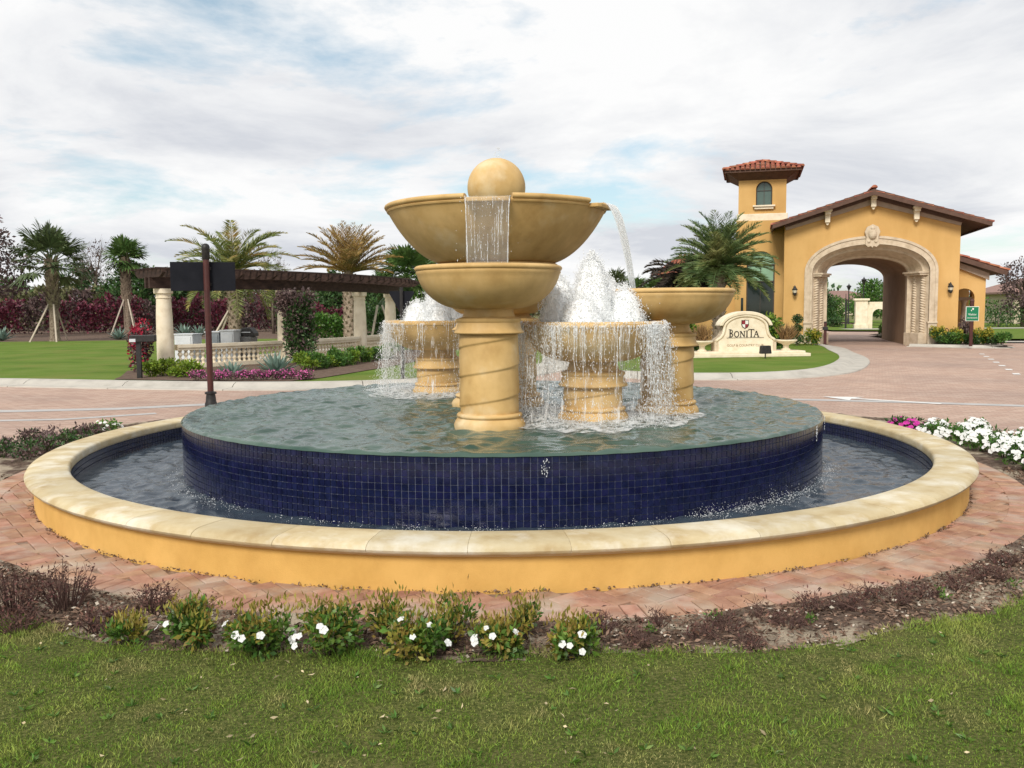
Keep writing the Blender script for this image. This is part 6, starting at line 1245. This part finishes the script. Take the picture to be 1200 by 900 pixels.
def tree(name, label, x, y, h, cr, n, ln, m_, trunk=0.16, clumps=16, sparse=0.55, seed=0, zb=0.35, group=None, twiggy=0):
    r_ = random.Random(seed); t_ = thing(name, label, 'tree', (x, y, 0.05), 0, group); tk = MB(); top = Vector((r_.gauss(0, .1), r_.gauss(0, .1), h * 0.55)); tk.tube([(0, 0, -0.1), (r_.gauss(0, .05), r_.gauss(0, .05), h * 0.25), top], [trunk, trunk * 0.8, trunk * 0.5], 8); Qs = []
    for k in range(clumps):
        a = k * 2.4 + r_.gauss(0, .3); u = (k + 0.5) / clumps; z = h * (zb + (0.95 - zb) * u); rr = cr * (0.35 + 0.65 * sin(pi * min(1, 0.25 + 0.72 * u))) * r_.uniform(0.35, 0.85); c = Vector((rr * cos(a), rr * sin(a), z)); st0 = Vector((0, 0, max(h * 0.2, z - cr * 0.55))); st0 = Vector((top.x * st0.z / top.z, top.y * st0.z / top.z, min(st0.z, h * 0.6)))
        tk.tube([st0, st0.lerp(c, 0.5) + Vector((0, 0, 0.08 * h * r_.random())), c], [trunk * 0.35, trunk * 0.2, trunk * 0.05], 5)
        for _ in range(twiggy):
            q = c + Vector((r_.gauss(0, cr * 0.25), r_.gauss(0, cr * 0.25), abs(r_.gauss(0, cr * 0.28)))); tk.tube([st0.lerp(c, 0.75), q], [trunk * 0.12, trunk * 0.03], 3, False)
        b_ = cr * r_.uniform(0.26, 0.44)
        if n: Qs.append(blob_leaves(n // clumps, tuple(c), (b_, b_, b_ * 0.75), ln, ln * 0.55, 0.3, sparse))
    tk.build('trunk', 'bark', t_, smooth=True)
    if Qs: link('crown', quads_mesh('crown', np.concatenate(Qs), m_), t_)
    return t_
tree('broadleaf_tree', 'loose dark purplish tree at the far end of the lawn', -31.4, 52.0, 7.4, 3.3, 4600, 0.24, 'leaf_plum', seed=1, clumps=22, sparse=0.2)
tree('bare_tree', 'nearly leafless grey tree between the two staked palms', -35.5, 76.0, 7.6, 2.4, 500, 0.2, 'leaf_plum', seed=2, clumps=22, twiggy=9, trunk=0.14)
tree('bare_tree', 'leafless twiggy tree beyond the yellowing date palm', -15.5, 58.0, 5.3, 1.7, 260, 0.16, 'leaf_plum', seed=3, clumps=18, twiggy=9, trunk=0.1)
for (lab, x, y, h, cr, n, m_, sd) in (('rounded green tree behind the wide crowned palm', -37.5, 78.0, 5.6, 2.6, 3400, 'leaf_dark', 4), ('low green tree between lawn end and wide crowned palm', -45.5, 82.0, 4.6, 2.6, 3000, 'leaf_mid', 5),
                            ('dense green tree behind the slim staked palm', -30.3, 72.0, 5.4, 2.7, 4200, 'leaf_dark', 6), ('dense dark tree beside the pergola beam end', -26.3, 70.0, 4.6, 2.2, 3200, 'leaf_dark', 7), ('wide green tree hidden behind the black sign board', -25.0, 80.0, 3.9, 3.2, 3400, 'leaf_mid', 8),
                            ('spreading dark tree behind the middle pergola bay', -14.0, 72.0, 4.5, 2.6, 3600, 'leaf_dark', 9), ('dark green tree behind the last pergola columns', -10.2, 70.0, 4.2, 2.4, 3200, 'leaf_dark', 10), ('green tree far behind the pergola end', -6.5, 74.0, 4.4, 2.3, 3000, 'leaf_mid', 11)):
    tree('green_tree', lab, x, y, h, cr, n, 0.3, m_, seed=sd, sparse=0.25, zb=0.2)
# gate side planting
def topiary(x, y):
    t_ = thing('topiary', 'clipped three ball topiary beside the stone arch', 'topiary', (x, y, 0.10)); MB().tube([(0, 0, 0), (0, 0, 1.2)], 0.03, 6).build('stem', 'bark', t_)
    for z, r in ((0.28, 0.24), (0.66, 0.19), (1.02, 0.215)): link('ball', quads_mesh('ball', blob_leaves(900, (0, 0, z), (r, r, r * 0.9), 0.05, 0.03, 0.1, 0.35), 'leaf_dark'), t_)
topiary(11.1, 34.6)
far_bush('yellow_bush', 'yellow flowering bush between topiary and stone arch', 'bush', 11.75, 34.9, 0.42, 0.35, 0.6, 900, 0.09, 'leaf_mid', m2='leaf_yellow', n2=420)
for (x, y, lab) in ((5.55, 27.9, 'bright leafy shrub behind the urn on the bowl side of the entrance sign'), (8.35, 28.6, 'bright leafy shrub behind the urn on the gate side of the entrance sign')):
    far_bush('leafy_shrub', lab, 'shrub', x, y, 0.55, 0.4, 1.22, 2000, 0.12, 'leaf_mid', m2='leaf_lime', n2=500)
far_bush('leafy_shrub', 'low dark shrub under the urn on the bowl side', 'shrub', 5.25, 27.5, 0.4, 0.35, 0.55, 900, 0.10, 'leaf_dark')
def spiky(x, y, z, label):
    t_ = thing('spiky_grass', label, 'grass', (x, y, z)); n = 260; D = np.stack([rng.normal(0, 0.5, n), rng.normal(0, 0.5, n), np.ones(n)], 1); link('blades', quads_mesh('blades', leaves(rng.normal(0, 0.07, (n, 3)) * [1, 1, 0.1], D, rng.uniform(0.3, 0.62, n), 0.03, 0.1), 'leaf_bronze'), t_)
mc = Vector((7.12, 27.3)); dx = Vector((cos(radians(9)), sin(radians(9))))
for s, lab in ((-1, 'bronze spiky grass in the urn on the bowl side of the sign'), (1, 'bronze spiky grass in the urn on the gate side of the sign')):
    q = mc + dx * s * 1.36 + Vector((0.01, -0.05)); spiky(q.x, q.y, 0.585, lab)
for i in range(13):
    u = i / 12; x = 16.65 + 1.95 * u; y = 34.75 - 1.05 * u + 0.25 * sin(3 * u)
    if i in (0, 5, 9, 10): far_bush('yellow_bush', 'yellow flowering bush in the bed below the side loggia', 'bush', x, y + 0.2, 0.32, 0.3, 0.62, 620, 0.09, 'leaf_mid', 0.1, 'yellow bushes below the side loggia', 'leaf_yellow', 420, 6)
    else: far_bush('green_bush', 'low green bush in the bed below the side loggia', 'bush', x, y, 0.32, 0.3, 0.46, 620, 0.09, 'leaf_dark' if i % 2 else 'leaf_mid', 0.1, 'green bushes below the side loggia', clumps=6)
far_bush('potted_shrub', 'dark red leaved shrub under the loggia arch', 'shrub', *gl(2.15, 0.2)[:2], 0.25, 0.25, 1.35, 800, 0.09, 'leaf_plum')
# ------------------------------------------------------------------ beyond the gate
sheet('planting_bed', [gl(0.35, 9.2)[:2], gl(0.0, 12.5)[:2], gl(1.8, 17)[:2], gl(3.6, 13)[:2], gl(3.2, 9.5)[:2]], 0.10, 'mulch_far')
for i in range(7):
    x, y, _ = gl(0.55 + 0.42 * i, 9.9 + 0.9 * i); far_bush('green_bush', 'low green bush in the bed beyond the arch', 'bush', x, y, 0.5, 0.5, 0.62, 700, 0.12, 'leaf_dark' if i % 2 else 'leaf_mid', 0.1, 'green bushes beyond the arch')
gp = thing('gate_pier', 'cream stone gate pier with low arched wall beyond the tunnel', 'pier', (23.9, 61.0, 0.0), GR)
MB().box((0, 0, 1.0), (0.78, 0.78, 2.0)).build('shaft', 'cream_stone', gp, bevel=0.02); MB().box((0, 0, 2.06), (1.0, 1.0, 0.14)).build('cap', 'cream_stone', gp, bevel=0.03); MB().box((0, 0, 0.2), (0.9, 0.9, 0.4)).build('foot', 'cream_stone', gp, bevel=0.02)
arched_wall(0.39, 2.9, [(2.9, 1.9), (0.39, 1.9)], 0.42, 1.0, 0.42, -0.12, 0.12, xc=1.15).build('side_wall', 'cream_stone', gp)
gt = thing('vehicle_gate', 'open black metal vehicle gate beside the cream pier', 'gate', (22.95, 61.2, 0.0), radians(70))
MB().tube([(0, 0, 0.1), (0, 0, 2.1)], 0.06, 6).build('post', 'black_metal', gt)
for k in range(12): MB().box((0.25 + 0.25 * k, 0, 1.05 + 0.03 * k), (0.04, 0.04, 1.6 + 0.06 * k)).build('bar', 'black_metal', gt)
for z in (0.3, 1.0, 1.75): MB().box((1.62, 0, z), (3.1, 0.05, 0.07)).build('rail', 'black_metal', gt)
def street_lamp(x, y, h, label):
    t_ = thing('street_lamp', label, 'street lamp', (x, y, 0)); MB().lathe([(0.12, 0), (0.1, 0.5), (0.055, 0.6), (0.045, h - 0.5), (0.05, h - 0.45)], 10).build('pole', 'black_metal', t_, smooth=40); MB().lathe([(0.06, h - 0.45), (0.19, h - 0.12), (0.26, h - 0.10), (0.05, h + 0.05), (0.02, h + 0.16)], 10).build('lantern', 'black_metal', t_)
street_lamp(27.6, 70.0, 3.75, 'taller black street lamp seen through the arch'); street_lamp(30.4, 80.5, 3.5, 'shorter black street lamp seen through the arch')
def house(x, y, w_, d_, h, roof, label, rz=0.0, wins=()):
    t_ = thing('house', label, 'house', (x, y, 0), rz); MB().box((0, 0, h / 2), (w_, d_, h)).build('wall', 'house_wall', t_); o_ = 0.6; a, b_ = w_ / 2 + o_, d_ / 2 + o_; rg = max(0.3, a - b_)
    MB().add([(-a, -b_, h), (a, -b_, h), (a, b_, h), (-a, b_, h), (-rg, 0, h + roof), (rg, 0, h + roof), (-a, -b_, h - 0.16), (a, -b_, h - 0.16), (a, b_, h - 0.16), (-a, b_, h - 0.16)], [(0, 1, 5, 4), (1, 2, 5), (2, 3, 4, 5), (3, 0, 4), (0, 6, 7, 1), (1, 7, 8, 2), (2, 8, 9, 3), (3, 9, 6, 0), (6, 9, 8, 7)]).build('roof', 'roof_tile_far', t_)
    for (wx, wz, ww, wh) in wins:
        fr_ = MB().box((wx, -d_ / 2 - 0.02, wz), (ww, 0.06, wh)).build('window', 'cream_stone', t_); MB().box((wx, -d_ / 2 - 0.056, wz), (ww * 0.82, 0.02, wh * 0.84)).build('pane', 'dark_glass', fr_)
house(62.5, 170, 12, 9, 3.0, 1.6, 'distant tan house seen through the arch', 0, ((-3, 1.6, 1.6, 1.4), (0.5, 1.5, 3.0, 1.8), (4, 1.6, 1.6, 1.4)))
house(46.3, 76, 10, 8, 2.7, 1.7, 'tan house with low tiled roof beyond the side loggia', radians(-6), ((-3.8, 1.5, 0.9, 1.0), (0, 1.5, 1.2, 1.2), (3, 1.5, 1.2, 1.2)))
tree('broadleaf_tree', 'dark sparse tree before the tan tiled house', 35.6, 62.0, 4.7, 2.0, 2600, 0.2, 'leaf_plum', seed=41, clumps=20, sparse=0.2, zb=0.25)
tree('green_tree', 'dark round tree beyond the vehicle gate', 26.2, 75.0, 2.7, 1.5, 2400, 0.2, 'leaf_dark', seed=42, sparse=0.2, zb=0.15)
tree('green_tree', 'small green tree in front of the distant tan house', 36.3, 100.0, 2.6, 1.5, 2000, 0.22, 'leaf_mid', seed=43, sparse=0.2, zb=0.15)
tree('green_tree', 'green tree behind the cream gate pier', 33.0, 82.0, 3.9, 2.2, 3200, 0.24, 'leaf_mid', seed=44, sparse=0.2, zb=0.2)
fan_palm('green palm behind the cream gate pier', 32.2, 74.5, 3.1, 0.8, 26, 'leaf_sabal_bright', 45, 0.18, 0.95, False, (-40, 80), name='small_palm')
far_bush('green_bush', 'dark low bush at the foot of the vehicle gate', 'bush', 23.4, 66.0, 1.3, 0.7, 0.75, 1500, 0.14, 'leaf_dark', 0.05)
hedge('green_hedge', 'bright green hedge below the tan tiled house', [(33.0, 66), (40, 65), (50, 63)], 1.4, 1.75, 3600, 0.2, 'leaf_mid', m2='leaf_lime', f2=0.3)
hedge('dark_hedge', 'dark hedge along the path below the tan tiled house', [(31.0, 62.0), (40, 61), (52, 59)], 1.2, 1.15, 3000, 0.18, 'leaf_dark', m2='leaf_plum', f2=0.3)
sheet('path', [(22, 57.6), (80, 57.6), (80, 60), (22, 60)], 0.115, 'concrete')
# distant woods closing the horizon
W_ = []
for k in range(300):
    x = random.uniform(-260, 260); y = random.uniform(190, 260); r = random.uniform(3, 6); W_.append(blob_leaves(60, (x, y, r * 0.5), (r, r, r * random.uniform(0.5, 0.85)), 1.5, 0.9, 0.3, 0.3))
tag(link('distant_woods', quads_mesh('distant_woods', np.concatenate(W_), 'leaf_dark')), 'far line of trees along the horizon', 'woods', kind='stuff')
